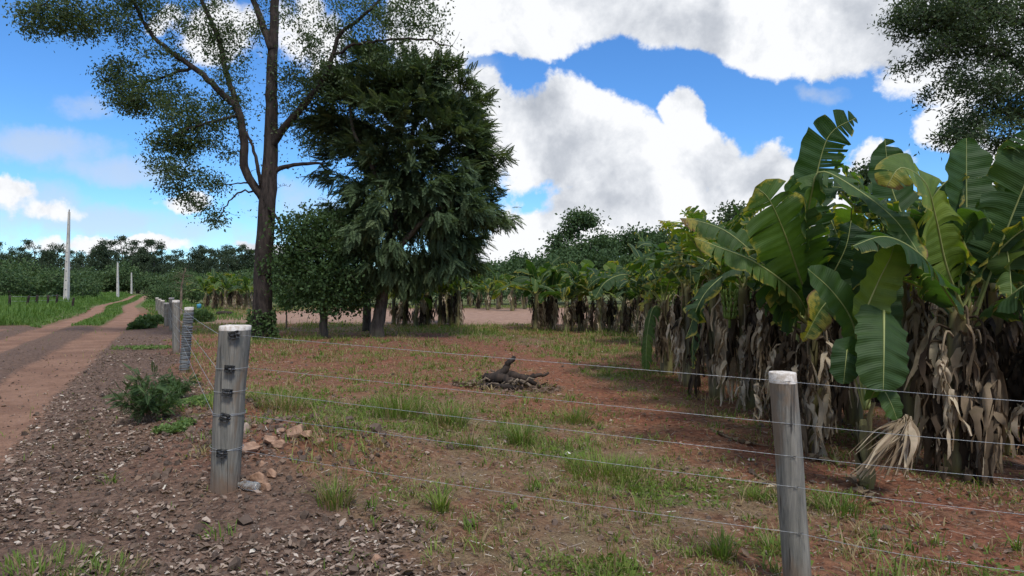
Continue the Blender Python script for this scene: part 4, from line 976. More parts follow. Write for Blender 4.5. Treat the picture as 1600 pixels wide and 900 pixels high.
def fronds(mb, rng, tips, outd, per, size, tm, droop=.25, rb=(.2, .8), spread=.12):
    N = len(tips) * per; c = np.repeat(tips, per, 0) + rng.normal(0, spread, (N, 3)); o = np.repeat(outd, per, 0)
    d = nrm(o * .9 + rdir(rng, N) * .75 + np.array([0, 0, -droop])); roll = rng.normal(0, .5, N)
    # keep the flat side up so that leaves hang from their rachis
    rv = np.clip(np.repeat(rng.uniform(*rb, len(tips)), per) + rng.normal(0, .1, N), 0, 1)
    mb.scatter(tm[0], tm[1], c, rot_to(d, roll), size * rng.uniform(.65, 1.2, N), rv)

def dark_tree():
    rng = np.random.default_rng(14); D = 23.; bx = (590 - 800) / F * D; base = np.array([bx, D, H1(bx, D)]); q = lambda x, y, dz=0.: P(x, y, D + dz); w = lambda px: px / 2 / F * D
    root = empty('tree', base, label='dense dark green tree with feathery drooping leaves and several trunks under a low crown', cat='tree')
    S = Skel()
    S.limb([base - [.05, 0, .2], base + [0, 0, .2], q(596, 470), q(604, 400), q(622, 320), q(640, 240), q(650, 160)], [w(30), w(22), w(19), w(17), w(13), w(9), w(4)], 30, 10, .02, rng)
    b2 = onground((572 - 800) / F * 26, 26); S.limb([b2 - [0, 0, .2], P(574, 470, 25.8), P(574, 400, 25), P(575, 320, 24), P(570, 270, 23.5)], [w(16), w(14), w(13), w(10), w(5)], 20, 9, .02, rng)
    S.limb([q(600, 440), q(630, 380, -.6), q(680, 330, -1), q(730, 300, -1)], [w(12), w(9), w(7), w(3)], 16, 7, .02, rng); S.limb([q(600, 420), q(570, 370, .7), q(530, 340, 1), q(500, 335, 1)], [w(11), w(8), w(6), w(3)], 16, 7, .02, rng)
    S.limb([q(625, 320), q(680, 250, .7), q(730, 200, 1), q(745, 160, 1)], [w(10), w(7), w(5), w(2)], 16, 7, .02, rng); S.limb([q(615, 330), q(580, 260, -.7), q(550, 200, -1), q(545, 130, -1)], [w(9), w(7), w(5), w(2)], 16, 7, .02, rng)
    S.mb.build('trunk', M['bark_grey'], root, base); S.mb = MB()
    shell = [(620, 430, 60, 24, 44), (735, 230, 50, 90, 60), (700, 350, 70, 60, 60), (535, 120, 30, 34, 24), (510, 200, 26, 50, 30), (610, 130, 90, 52, 120), (545, 120, 45, 45, 40), (680, 140, 55, 45, 60), (640, 190, 115, 70, 150), (720, 195, 45, 70, 80), (560, 200, 62, 60, 80), (665, 260, 110, 70, 150), (735, 270, 48, 62, 80),
             (575, 265, 60, 45, 70), (640, 320, 120, 50, 140), (745, 330, 38, 50, 60), (570, 325, 66, 40, 66), (610, 385, 100, 45, 110), (690, 385, 62, 35, 52), (560, 375, 40, 36, 34), (720, 395, 45, 30, 26), (600, 85, 50, 20, 22), (740, 150, 24, 26, 16), (650, 425, 50, 18, 20), (520, 150, 26, 40, 18)]
    cc = blob_points(rng, [b[:5] + (0., 2.3) for b in shell], D, .16); pts = np.repeat(cc, 7, 0) + rdir(rng, len(cc) * 7) * rng.random((len(cc) * 7, 1)) ** .5 * np.array([.42, .42, .22])
    t, d = S.fill(pts, rng, .006, .010, .10, .06); S.mb.build('branches', M['bark_grey'], root, base)
    cen = q(640, 260); out = nrm((t - cen) * [1, 1, .8] + [0, 0, .1])
    mb = MB(); tm = frond_template(rng, 10, 1., .30, .30, .055)
    fronds(mb, rng, t, out, 9, .43, tm, .05, (.15, .95)); 
    leaves(mb, rng, t * .93 + cen * .07, d, 7, .3, .12, .3, (0, .5))
    mb.build('crown', M['dark_leaf'], root, base)
dark_tree()

def leaf_tree(D, trunk, blobs, lab, leaf=.12, per=22, spread=.28, m='dark_leaf', bk='bark_grey', seed=1, limbs=(), group=None, name='tree', cat='tree', rb=(.2, .8), droop=.3, tw=14, depth=None, kr=.010, tmpl=LEAF4, along=1.3):
    rng = np.random.default_rng(seed); q = lambda x, y, dz=0.: P(x, y, D + dz); w = lambda px: px / 2 / F * D
    b0 = trunk[0]; base = onground((b0[0] - 800) / F * D, D); S = Skel()
    S.limb([base - [0, 0, .15], base + [0, 0, .05]] + [q(x, y) for x, y in trunk[1:]], [w(tw * 1.2)] + list(np.linspace(w(tw), w(tw * .25), len(trunk))), 18, 8, .015, rng)
    for lb in limbs: S.limb([q(*p) for p in lb], np.linspace(w(tw * .5), w(tw * .12), len(lb)), 12, 6, .02, rng)
    root = empty(name, base, label=lab, cat=cat, group=group); S.mb.build('trunk', M[bk], root, base); S.mb = MB()
    pts = blob_points(rng, blobs if depth is None else [b[:5] + (b[5] if len(b) > 5 else 0., depth) for b in blobs], D); t, d = S.fill(pts, rng, .005, kr, .1, w(tw * .35)); S.mb.build('branches', M[bk], root, base)
    mb = MB(); leaves(mb, rng, t, d, per, spread, leaf, droop, rb=rng.uniform(*rb, len(t)), tmpl=tmpl, along=along); mb.build('crown', M[m], root, base); return root
# lower round tree between the two big ones
leaf_tree(22.5, [(505, 520), (505, 460), (495, 410), (490, 370)], [(560, 420, 34, 40, 60), (545, 460, 40, 26, 50), (470, 368, 40, 28, 90), (510, 345, 34, 16, 50), (540, 380, 30, 40, 50), (450, 405, 32, 26, 60), (500, 400, 50, 36, 110), (460, 440, 36, 28, 60), (520, 440, 46, 36, 90), (480, 465, 36, 16, 30), (530, 475, 30, 18, 30), (478, 342, 12, 8, 8)],
          'low bushy dark tree filling the gap between the tall trunk and the feathery tree', .12, 30, .24, 'feather_leaf', rb=(0, .6), seed=21, limbs=[[(500, 440), (470, 420), (445, 400)], [(502, 430), (530, 400), (540, 380)]], depth=1.6)
leaf_tree(20, [(492, 545), (486, 470), (470, 390), (440, 365)], [(455, 385, 26, 16, 26), (490, 375, 22, 14, 18), (432, 400, 12, 16, 12), (475, 400, 22, 14, 16)],
          'thin pale twiggy sapling leaning in front of the low bushy tree', .085, 14, .16, 'feather_leaf', 'twigs', seed=22, tw=3, depth=.7, limbs=[[(470, 390), (455, 400), (478, 445), (497, 468)]]) if False else None
leaf_tree(27, [(447, 506), (448, 490), (446, 475), (444, 462)], [(447, 470, 18, 14, 40), (458, 462, 14, 10, 20)], 'small round green bush on the field edge right of the tall trunk', .10, 22, .16, 'bush_leaf', 'twigs', seed=23, tw=3)
# overhanging tree, top right: it stands behind the banana plants
leaf_tree(13.5, [(1690, 640), (1700, 450), (1690, 250), (1640, 60), (1600, -120)],
          [(1480, 30, 80, 50, 150), (1560, 60, 80, 70, 150), (1450, 90, 32, 20, 24), (1520, 130, 62, 26, 60), (1545, 160, 40, 22, 24), (1440, 25, 42, 26, 36), (1590, 150, 40, 44, 50), (1540, 205, 55, 20, 36), (1500, 215, 40, 14, 22), (1590, 225, 40, 34, 34), (1500, -40, 110, 50, 90), (1620, -20, 100, 90, 110), (1412, 12, 20, 16, 10), (1640, 130, 80, 90, 80)],
          'dark fine leaved tree overhanging the banana plants in the upper right corner', .095, 44, .11, 'dark_leaf', along=4.5, tmpl=NARROW, seed=31, limbs=[[(1695, 260), (1620, 190), (1560, 175), (1500, 205)], [(1680, 200), (1600, 110), (1540, 70), (1460, 30)], [(1640, 60), (1560, 20), (1480, -10)], [(1690, 300), (1620, 260), (1560, 235)]], depth=1.3, tw=22, rb=(.0, .55), kr=.006)
leaf_tree(17, [(1350, 570), (1350, 400), (1350, 310)], [(1355, 275, 24, 18, 34), (1330, 290, 20, 14, 20), (1375, 300, 26, 18, 26)], 'dark leafy treetop showing between upright banana leaves', .11, 24, .16, 'dark_leaf', seed=32, tw=6, rb=(0, .5))
leaf_tree(19, [(1150, 560), (1150, 400), (1150, 345)], [(1148, 330, 18, 10, 22), (1165, 335, 18, 10, 18), (1130, 350, 18, 12, 18)], 'dark leafy treetop behind the leftmost large banana leaf', .11, 22, .16, 'dark_leaf', seed=33, tw=6, rb=(0, .5))
# trees beyond the pale field, centre
leaf_tree(75, [(885, 470), (885, 430), (890, 400), (893, 370)], [(905, 343, 24, 12, 60), (893, 362, 14, 14, 26), (872, 375, 14, 8, 20), (868, 400, 20, 20, 46), (890, 410, 30, 24, 80), (925, 345, 12, 6, 14)], 'tall thin crowned tree rising above the far grove', .36, 22, .55, 'far_leaf', seed=41, tw=4, limbs=[[(890, 400), (878, 385), (870, 376)], [(892, 375), (900, 352), (908, 345)]], rb=(.1, .6))
leaf_tree(80, [(985, 475), (985, 430), (985, 400)], [(1005, 372, 36, 14, 90), (960, 384, 36, 18, 80), (1020, 400, 40, 26, 100), (980, 425, 60, 24, 110)], 'broad dark green tree at the right end of the far grove', .36, 24, .6, 'far_leaf', seed=42, tw=7, rb=(0, .45))
leaf_tree(72, [(940, 475), (940, 440), (935, 410)], [(935, 384, 34, 14, 80), (895, 402, 32, 22, 90), (950, 425, 40, 26, 90)], 'mid green bushy tree in the middle of the far grove', .34, 24, .55, 'far_leaf', seed=43, tw=6, rb=(.2, .7))
leaf_tree(85, [(812, 470), (812, 430), (812, 410)], [(812, 408, 14, 10, 40), (825, 418, 18, 10, 40), (805, 425, 20, 12, 40)], 'small round dark treetop left of the far grove', .36, 22, .5, 'far_leaf', seed=44, tw=5, rb=(0, .5))
leaf_tree(90, [(850, 470), (850, 440)], [(850, 425, 36, 18, 90), (775, 425, 50, 14, 110), (740, 432, 40, 12, 70), (700, 435, 40, 12, 60)], 'low far green trees behind the pale field', .40, 24, .6, 'far_leaf', seed=45, tw=5, rb=(.2, .7), depth=4)

leaf_tree(66, [(1060, 478), (1060, 440), (1060, 410)], [(1050, 388, 40, 26, 110), (1095, 380, 40, 30, 120), (1040, 425, 50, 22, 90)], 'rounded dark tree behind the left end of the banana row', .34, 24, .55, 'far_leaf', seed=46, tw=6, rb=(0, .5))
leaf_tree(68, [(900, 478), (900, 450), (900, 430)], [(880, 418, 46, 20, 110), (935, 412, 46, 22, 110), (830, 426, 40, 16, 80), (780, 428, 40, 14, 70), (985, 424, 40, 20, 90)], 'long low mass of dark trees directly behind the middle banana clump', .34, 24, .55, 'far_leaf', seed=47, tw=6, rb=(0, .45))
# the far wood on the left: eucalypts of four builds, each tree its own object
def far_proto(seed, H, kind):
    rng = np.random.default_rng(seed); S = Skel(); root = empty('eucalyptus_tree' if kind < 2 else 'bush', (0, 0, 0))
    if kind < 2:
        S.limb([(0, 0, -.3), (rng.normal(0, .2), 0, H * .4), (rng.normal(0, .5), rng.normal(0, .4), H * .72), (rng.normal(0, .8), 0, H * .95)], [.22, .18, .12, .04], 16, 7, .03, rng)
        k = 30 if kind == 0 else 26; cl = []
        zs = rng.uniform(.42, 1.0, k) if kind == 0 else rng.uniform(.50, 1.0, k)
        for z in zs:
            a = rng.random() * 6.28; rr = (1.6 + 1.5 * rng.random()) * (1.25 - z * .75) * (1 if kind == 0 else 1.15); c = np.array([rr * math.cos(a), rr * math.sin(a), H * z])
            cl.append(c + rdir(rng, 7) * rng.random((7, 1)) ** .5 * np.array([1.0, 1.0, .55]))
        t, d = S.fill(np.vstack(cl), rng, .012, .012, .25, .09, wob=.05); mb = MB(); leaves(mb, rng, t, d, 11, .38, .42, .5, rb=rng.uniform(.05, .75, len(t)))
    else:
        cl = rdir(rng, 90) * rng.random((90, 1)) ** .4 * np.array([1.9, 1.6, 1.1]) * (H / 2.6) + [0, 0, H * .5]; cl = cl[cl[:, 2] > .1]
        S.limb([(0, 0, -.2), (0, .05, H * .35), (.1, 0, H * .6)], [.08, .06, .03], 8, 6); t, d = S.fill(cl, rng, .01, .01, .1, .04); mb = MB(); leaves(mb, rng, t, d, 22, .26, .24, .3, rb=rng.uniform(.2, .95, len(t)))
    S.mb.build('trunk', M['bark_grey'], root); mb.build('crown', M['euc_leaf' if kind < 2 else 'far_leaf'], root); return root
protos = [far_proto(200 + i, h, k) for i, (h, k) in enumerate([(13, 0), (15, 0), (12, 1), (14, 1), (2.6, 2), (3.2, 2)])]
rng = np.random.default_rng(77); used = set()
def place(k, px, D, s, lab, grp, sz=1.):
    x = (px - 800) / F * D; loc = (x, D, H1(x, D)); r = protos[k]
    if k not in used:
        used.add(k); r.location = loc; r.rotation_euler.z = rng.random() * 6.28; r.scale = (s, s, s * sz); tag(r, lab, r.name.split('_')[-1].split('.')[0] if 'bush' in r.name else 'tree', grp); return r
    r['category'] = 'bush' if k > 3 else 'tree'
    o = dup(r, kid_map(r), loc, rng.random() * 6.28, (s, s, s * sz), lab, grp); return o
EU = ('far eucalyptus tree in the dark wood closing the view on the left', 'eucalyptus trees of the far wood')
px = -90
while px < 470:
    place(int(rng.integers(0, 4)), px, rng.uniform(196, 222), rng.uniform(.82, 1.12), *EU); px += rng.uniform(9, 15)
px = -100
while px < 470:
    place(int(rng.integers(0, 4)), px, rng.uniform(184, 192), rng.uniform(.5, .85), *EU); px += rng.uniform(10, 15)
for px in (150, 165, 215, 232, 240, 300, 312, 375): place(int(rng.integers(2, 4)), px + rng.normal(0, 3), 190, 1.08, *EU)
BU = ('green bush in the hedge line below the far wood', 'bushes below the far wood')
px = -60
while px < 430:
    D = rng.uniform(165, 180) if px > 120 else rng.uniform(120, 160)
    place(int(rng.integers(4, 6)), px, D, rng.uniform(1.5, 2.3), *BU, sz=rng.uniform(.8, 1.2))
    px += rng.uniform(9, 16)

for k, (px, D, s) in enumerate([(95, 78, 1.5), (15, 80, 1.35), (48, 84, 1.3), (130, 90, 1.1), (-30, 76, 1.5)]): place(4 + k % 2, px, D, s, 'pale green rounded bush behind the dark stakes', 'bushes behind the dark stakes')
for k, (px, D, s) in enumerate([(245, 80, .9), (262, 74, .8), (300, 70, 1.0), (325, 66, .95), (350, 75, 1.1), (380, 80, 1.2), (400, 70, .9), (440, 60, .8)]): place(4 + k % 2, px, D, s, 'green bush beyond the end of the post row', 'bushes beyond the post row')
for k, (px, D, s) in enumerate([(560, 66, 1.2), (600, 70, 1.2), (650, 66, 1.3), (690, 62, 1.0), (740, 64, 1.0), (780, 66, 1.1), (820, 62, .9), (870, 64, 1.0), (1040, 60, 1.3), (520, 64, 1.1), (480, 66, 1.2)]): place(4 + k % 2, px, D, s, 'bright green bush along the back of the pale field', 'bushes behind the pale field')

# shrubs near the fence
leaf_tree(40, [(283, 488), (283, 465), (285, 440), (290, 420)], [(285, 430, 16, 18, 50), (272, 440, 10, 14, 24), (298, 440, 12, 14, 24), (285, 455, 16, 12, 20)], 'greyish nearly bare shrub behind the far fence posts', .06, 3, .16, 'feather_leaf', 'twigs', seed=51, tw=5, name='bare_shrub', cat='shrub', kr=.012)
for k, (px, py, w_, h_, lab) in enumerate([(236, 500, 22, 6, 'dark green leafy ground plant left of the far posts'), (222, 507, 12, 5, 'small dark green plant at the edge of the track'), (312, 497, 20, 9, 'green leafy plant right of the wire wrapped post')]):
    c = G(px, py + 6); D = c[1]; rng = np.random.default_rng(60 + k); mb = MB(); n = 800; u = rdir(rng, n) * rng.random((n, 1)) ** .4; u[:, 2] = np.abs(u[:, 2])
    ps = c + u * np.array([w_ / F * D, .8, 2 * h_ / F * D]); mb.scatter(LEAF4[0] * [1.5, 1, 1], LEAF4[1], ps, rot_to(nrm(u + rng.normal(0, .6, (n, 3)) + [0, 0, .3]), rng.random(n) * 6.28), rng.uniform(.08, .19, n), rng.uniform(.1, .7, n))
    tag(mb.build('leafy_plant', M['feather_leaf'], None, c), lab, 'plant', 'low leafy plants beside the far posts')
def feather_shrub(px, py, H, W, lab, seed, n=26, name='feathery_shrub'):
    rng = np.random.default_rng(seed); c = G(px, py); root = empty(name, c, label=lab, cat='shrub'); st = MB(); lf = MB(); tips = []; out = []
    for k in range(n):
        a = rng.random() * 6.28; r = rng.uniform(.2, 1) * W; h = H * rng.uniform(.45, 1) * (1.1 - .45 * r / W); e = c + [r * math.cos(a), r * math.sin(a), h]
        q = catmull([c + rng.normal(0, .015, 3) * [1, 1, 0], lerp(c, e, .5) + [0, 0, h * .15], e], 9); st.tube(q, np.linspace(.006, .0018, 9), 5)
        for j in range(3, 9):
            for _ in range(2):
                tips.append(q[j]); out.append(nrm(np.array([math.cos(a), math.sin(a), .35]) + rng.normal(0, .6, 3)))
    tm = frond_template(rng, 12, 1., .22, .2, .045); fronds(lf, rng, np.array(tips), np.array(out), 2, .125, tm, .0, (.15, .7), .02)
    st.build('stems', M['twigs'], root, c); lf.build('foliage', M['feather_leaf'], root, c)
feather_shrub(232, 660, .62, .36, 'feathery dark green shrub on the roadside before the wire wrapped post', 71, 22)
feather_shrub(272, 622, .36, .30, 'small feathery shrub at the foot of the wire wrapped post', 72, 18)
for k, (px, py, rx, ry, lab) in enumerate([(300, 632, .42, .35, 'bright green creeping plant on the mound behind the corner post'), (270, 672, .22, .22, 'small patch of clover like plant on the roadside mound'), (222, 545, .8, .5, 'yellow green creeping plant patch along the road side post row')]):
    c = G(px, py); rng = np.random.default_rng(80 + k); mb = MB(); n = 1500; a = rng.random(n) * 6.28; r = rng.random(n) ** .6; x = c[0] + rx * r * np.cos(a); y = c[1] + ry * r * np.sin(a)
    kk = vn(x * 7, y * 7, 5) > .38; x, y = x[kk], y[kk]; n = len(x); sz = .025 * (1 + c[1] * .04)
    mb.scatter(LEAF4[0] * [1.5, 1, 1], LEAF4[1], np.stack([x, y, hgt(x, y) + .02 + .05 * rng.random(n)], -1), rot_to(nrm(rng.normal(size=(n, 3)) * [1, 1, .5]), rng.random(n) * 6.28), sz * rng.uniform(.6, 1.3, n), rng.uniform(.5, 1, n))
    tag(mb.build('creeping_plant', M['bush_leaf'], None, c), lab, 'plant', 'creeping plants on the roadside')

# ------------------------------------------------------------------ banana plants
def banana_leaf(rng, ctrl, W, nh, tear=.25, fold=.35, droop=.15, base_dry=0., n=34, rnd=None, pet=.18, tipdry=.35, torn_side=None, cv=4, mb=None, mr=None, gap=.25, rw=.011, wfun=None, jit=1.):
    """ctrl: points from the stem through the blade to its tip.  Returns blade mesh data and midrib mesh data."""
    mb = mb or MB(); mr = mr or MB(); q = catmull(ctrl, n + 8); L = np.concatenate([[0], np.cumsum(np.linalg.norm(np.diff(q, axis=0), axis=1))]); tot = L[-1]
    mr.tube(q, np.interp(L / tot, [0, pet, 1], [rw * 1.9, rw * 1.25, rw * .25]), 6, .5)
    u = np.linspace(pet, 1, n + 1); b = np.stack([np.interp(u * tot, L, q[:, k]) for k in range(3)], -1); s = np.linspace(0, 1, n + 1)
    T = nrm(np.gradient(b, axis=0)); nh = np.asarray(nh, float); nhv = np.broadcast_to(nh, b.shape); S = nrm(np.cross(T, nhv)); N = np.cross(S, T)
    prof = (np.clip(s / .10, 0, 1) ** .6) * (np.clip((1 - s) / .22, 0, 1) ** .55) * (1 - .12 * s) if wfun is None else wfun(s)
    w = W * .5 * prof + .004; g = np.array([0, 0, -1.]); rb = rng.uniform(.15, .8) if rnd is None else rnd
    c = np.linspace(0, 1, cv + 1)
    for side in (-1, 1):
        tr = tear if torn_side is None or torn_side == side else tear * .25
        i = 0
        while i < n:
            seg = 1
            while i + seg < n and rng.random() > tr: seg += 1
            j = i + seg; idx = np.arange(i, j + 1); k_ = np.clip(droop + rng.normal(0, .05 + .25 * tr) * jit, -.15, .95); f = fold + rng.normal(0, .04 + .12 * tr) * jit; wj = w[idx] * (1 - (rng.random() ** 3) * .35 * min(tr * 2.5, 1)); wj = wj * (1 + rng.normal(0, .015, len(wj)))
            d0 = side * S[idx] * math.cos(f) + N[idx] * math.sin(f); d0 = nrm(d0 + T[idx] * .20)
            pos = [b[idx]]; ph = rng.random() * 6.28; shr = (rng.uniform(0, gap) if tr > .05 and seg < n * .7 else 0.)
            for m in range(1, cv + 1):
                kk = min(k_ * (c[m] ** 1.1) * 1.6, .93) if k_ > 0 else k_ * c[m]; d = nrm(d0 * (1 - abs(kk)) + g * kk); pos.append(pos[-1] + d * (wj / cv)[:, None])
            pos = np.array(pos)                                   # (cv+1, seg+1, 3)
            mid = pos.mean(1, keepdims=True); pos = mid + (pos - mid) * (1 - shr * (c ** 1.2))[:, None, None] if seg > 0 else pos
            pos = pos + (N[idx][None] * (.022 * np.sin(idx * 1.1 + ph)[None, :, None] * (c ** 1.5)[:, None, None])) * (W / .5)
            vv = pos.transpose(1, 0, 2).reshape(-1, 3); m_, q_ = len(idx), cv + 1
            a_, b_ = np.meshgrid(np.arange(m_ - 1), np.arange(cv), indexing='ij'); ff = np.stack([a_ * q_ + b_, (a_ + 1) * q_ + b_, (a_ + 1) * q_ + b_ + 1, a_ * q_ + b_ + 1], -1).reshape(-1, 4)
            if side < 0: ff = ff[:, ::-1]
            sd = s[idx][:, None]; dv = base_dry + (.33 * c[None] ** 5) + tipdry * np.clip((sd - .72) / .28, 0, 1) ** 2 + rng.normal(0, .05) + (.18 if rng.random() < tr * .4 else 0) * c[None]
            uv = np.stack([np.broadcast_to(u[idx][:, None] * tot, (m_, q_)), np.broadcast_to(c[None] * w[idx][:, None], (m_, q_))], -1)
            mb.add(vv, ff, np.clip(rb + rng.normal(0, .05), 0, 1), np.broadcast_to(dv, (m_, q_)).reshape(-1), uv); i = j
    return mb, mr
def pseudostem(mb, rng, base, top, r0, r1):
    t = np.linspace(0, 1, 14); ax = base * (1 - t)[:, None] + top * t[:, None]; ax = ax + np.stack([.03 * np.sin(t * 3 + rng.random() * 6), .03 * np.cos(t * 2.4 + rng.random() * 6), 0 * t], -1) * (t * (1 - t) * 3)[:, None]
    ax[0, 2] -= .1
    mb.tube(ax, (r0 * (1 - t) + r1 * t) * (1 + .09 * np.sin(t * 15 + rng.random() * 6)), 14, .5)
    # old sheath flaps hugging the stem
    for k in range(9):
        z = rng.uniform(.05, .85); i = z * 13; p = lerp(base, top, z); a0 = rng.random() * 6.28; h = rng.uniform(.2, .45); r = (r0 * (1 - z) + r1 * z) + .006
        aa = a0 + np.linspace(-.7, .7, 5); rows = []
        for m, tt in enumerate(np.linspace(0, 1, 4)):
            rr = r + .05 * tt ** 2 * rng.random(); rows.append(np.stack([p[0] + rr * np.cos(aa * 1.0 if m < 3 else a0 + (aa - a0) * .5), p[1] + rr * np.sin(aa if m < 3 else a0 + (aa - a0) * .5), np.full(5, p[2] + h * tt)], -1))
        a_, b_ = np.meshgrid(np.arange(3), np.arange(4), indexing='ij'); mb.add(np.array(rows).reshape(-1, 3), np.stack([a_ * 5 + b_, a_ * 5 + b_ + 1, (a_ + 1) * 5 + b_ + 1, (a_ + 1) * 5 + b_], -1).reshape(-1, 4))
    return ax
def dry_leaf(rng, mb, crown, az, r0, L, drop, W, rnd=None):
    """collapsed leaf: rises a little from the crown, breaks and hangs along the stem in crumpled rags"""
    d = np.array([math.cos(az), math.sin(az), 0]); out = rng.uniform(.12, .42) * L * .5
    p = [crown + d * r0, crown + d * (r0 + out * .7) + [0, 0, rng.uniform(-.02, .12)], crown + d * (r0 + out) + [0, 0, -.18 * L], crown + d * (r0 + out * rng.uniform(.6, 1.1)) + [rng.normal(0, .05), rng.normal(0, .05), -drop * .65], crown + d * (r0 + out * rng.uniform(.4, 1.2)) + [rng.normal(0, .08), rng.normal(0, .08), -drop]]
    q = catmull(p, 22); rb = (rng.uniform(.75, 1.0) if rng.random() < .42 else rng.uniform(.0, .55)) if rnd is None else rnd; mb.tube(q, np.linspace(.013, .004, 22), 5, rb * .8)
    T = nrm(np.gradient(q, axis=0))
    for i in range(6, 21):
        for k in range(rng.integers(2, 6)):
            if rng.random() < .34: continue
            side = nrm(np.cross(T[i], rdir(rng, 1)[0])); w = W * rng.uniform(.04, .20) * (1 + 1.3 * (rng.random() < .16)); w = min(w, .085); l = W * rng.uniform(.35, 1.5) * (.6 + 2.4 * w / W); m = 6; c0 = q[i]; wd = nrm(np.cross(side, T[i]) + rng.normal(0, .3, 3)); pos = []; dd = side.copy(); cur = c0.copy(); tw = rng.normal(0, .55)
            for j in range(m):
                ww = w * (1.15 - .95 * (j / (m - 1)) ** 1.6) * rng.uniform(.6, 1.25); ca, sa = math.cos(tw * j), math.sin(tw * j); wv = nrm(wd * ca + np.cross(dd, wd) * sa)
                fold = np.cross(dd, wv) * w * rng.uniform(-.3, .5)
                pos += [cur - wv * ww * .5, cur + fold, cur + wv * ww * .5]; dd = nrm(dd * .55 + np.array([0, 0, -.85]) + rng.normal(0, .22, 3)); cur = cur + dd * l / m
            a_, b_ = np.meshgrid(np.arange(m - 1), np.arange(2), indexing='ij'); mb.add(pos, np.stack([a_ * 3 + b_, a_ * 3 + b_ + 1, (a_ + 1) * 3 + b_ + 1, (a_ + 1) * 3 + b_], -1).reshape(-1, 4), np.clip(rb + rng.normal(0, .14), 0, 1))
def hand(mb, rng, c, r, n):
    for k in range(n):
        a = k / n * 6.28 + rng.normal(0, .1); d = np.array([math.cos(a), math.sin(a), 0]); q = catmull([c + d * .02, c + d * r * .8 + [0, 0, .01], c + d * r + [0, 0, .09]], 6); mb.tube(q, [.008, .016, .019, .018, .015, .006], 6)
def banana(loc, H, lab, seed, leaves_=None, nl=8, ndry=8, r0=.12, lean=(0, 0), grp='banana plants of the near row', Lf=1.7, Wf=.46, fruit=False, dmode=1.0, tear=.3, det=30, skip_az=None, dryL=1.1, sc_leaf=1., rndup=0., low=0):
    rng = np.random.default_rng(seed); loc = np.array(loc, float); root = empty('banana_plant', loc, label=lab, cat='banana plant', group=grp)
    top = loc + np.array([lean[0], lean[1], H]); mb = MB(); pseudostem(mb, rng, loc, top, r0, r0 * .55); mb.build('pseudostem', M['stem'], root, loc)
    def put(b, r):
        o = b.build('leaf', M['banana'], root, loc); r.build('midrib', M['midrib'], o, loc)
    for sp in (leaves_ or []):
        sp = dict(sp); ctrl = sp.pop('ctrl'); b, r = banana_leaf(rng, [np.asarray(p, float) for p in ctrl], **sp); put(b, r)
    a0 = rng.random() * 6.28
    for k in range(nl):
        az = a0 + k * 2.4 + rng.normal(0, .25); L = Lf * rng.uniform(.75, 1.15); el = rng.uniform(.35, 1.35) if k > 1 else rng.uniform(1.2, 1.5)
        d = np.array([math.cos(az), math.sin(az), 0]); up = np.array([0, 0, 1.]); v = d * math.cos(el) + up * math.sin(el); dn = rng.uniform(.15, .75) * L * (1 - .5 * (el > 1.2))
        p = [top - [0, 0, .1], top + v * L * .28, top + v * L * .62 + d * .05 * L - up * dn * .12, top + v * L * .85 + d * .16 * L - up * dn * .55, top + v * L * .98 + d * .22 * L - up * dn * 1.1]
        nh = nrm(up * 1.0 - d * .35 + rng.normal(0, .2, 3)) if el < 1.2 else nrm(-d + rng.normal(0, .5, 3))
        b, r = banana_leaf(rng, p, Wf * rng.uniform(.8, 1.15), nh, tear * rng.uniform(.4, 1.8), rng.uniform(.1, .5), rng.uniform(.05, .4), rng.uniform(-.1, .15) if k < nl - 2 else rng.uniform(.0, .32), n=det, cv=4, rnd=min(rng.uniform(.1, .85) + rndup, 1)); put(b, r)
    for k in range(low):
        az = rng.uniform(3.3, 6.1); d = np.array([math.cos(az), math.sin(az), 0]); L = rng.uniform(1.0, 1.5); b0 = top - [0, 0, rng.uniform(.05, .3)]
        p = [b0, b0 + d * .25 * L + [0, 0, .18], b0 + d * .45 * L + [0, 0, .05], b0 + d * .6 * L + [0, 0, -.35 * L], b0 + d * .62 * L + [0, 0, -.75 * L]]
        b, r = banana_leaf(rng, p, Wf * rng.uniform(.8, 1.1), nrm(d * .8 + [0, 0, .6] + rng.normal(0, .2, 3)), tear * rng.uniform(.5, 1.6), rng.uniform(-.1, .3), rng.uniform(.1, .5), rng.uniform(-.05, .25), n=det, rnd=rng.uniform(.2, .9)); put(b, r)
    for k in range(ndry):
        mb = MB(); dry_leaf(rng, mb, top - [0, 0, rng.uniform(.05, .55) * H * .4], a0 + k * 1.7 + rng.normal(0, .4), r0 * .6, dryL * rng.uniform(.7, 1.2), H * rng.uniform(.35, .85) * dmode, rng.uniform(.32, .62)); mb.build('dry_leaf', M['dry'], root, loc)
    if fruit:
        mb = MB(); c = top + [-.28, -.25, -.15]; mb.tube(catmull([top, top + [-.2, -.2, .12], c, c + [0, 0, -.5]], 10), .022, 6)
        for k in range(5): hand(mb, rng, c + [0, 0, -.02 - .085 * k], .12 - .008 * k, 11)
        mb.build('fruit_bunch', M['fruit'], root, loc)
    return root
def pl(*pts): return [P(*p) for p in pts]
def gp(px, D): x = (px - 800) / F * D; return onground(x, D)
V3 = lambda *a: np.array(a, float)
face = V3(0, -1, .15)            # turned to the camera
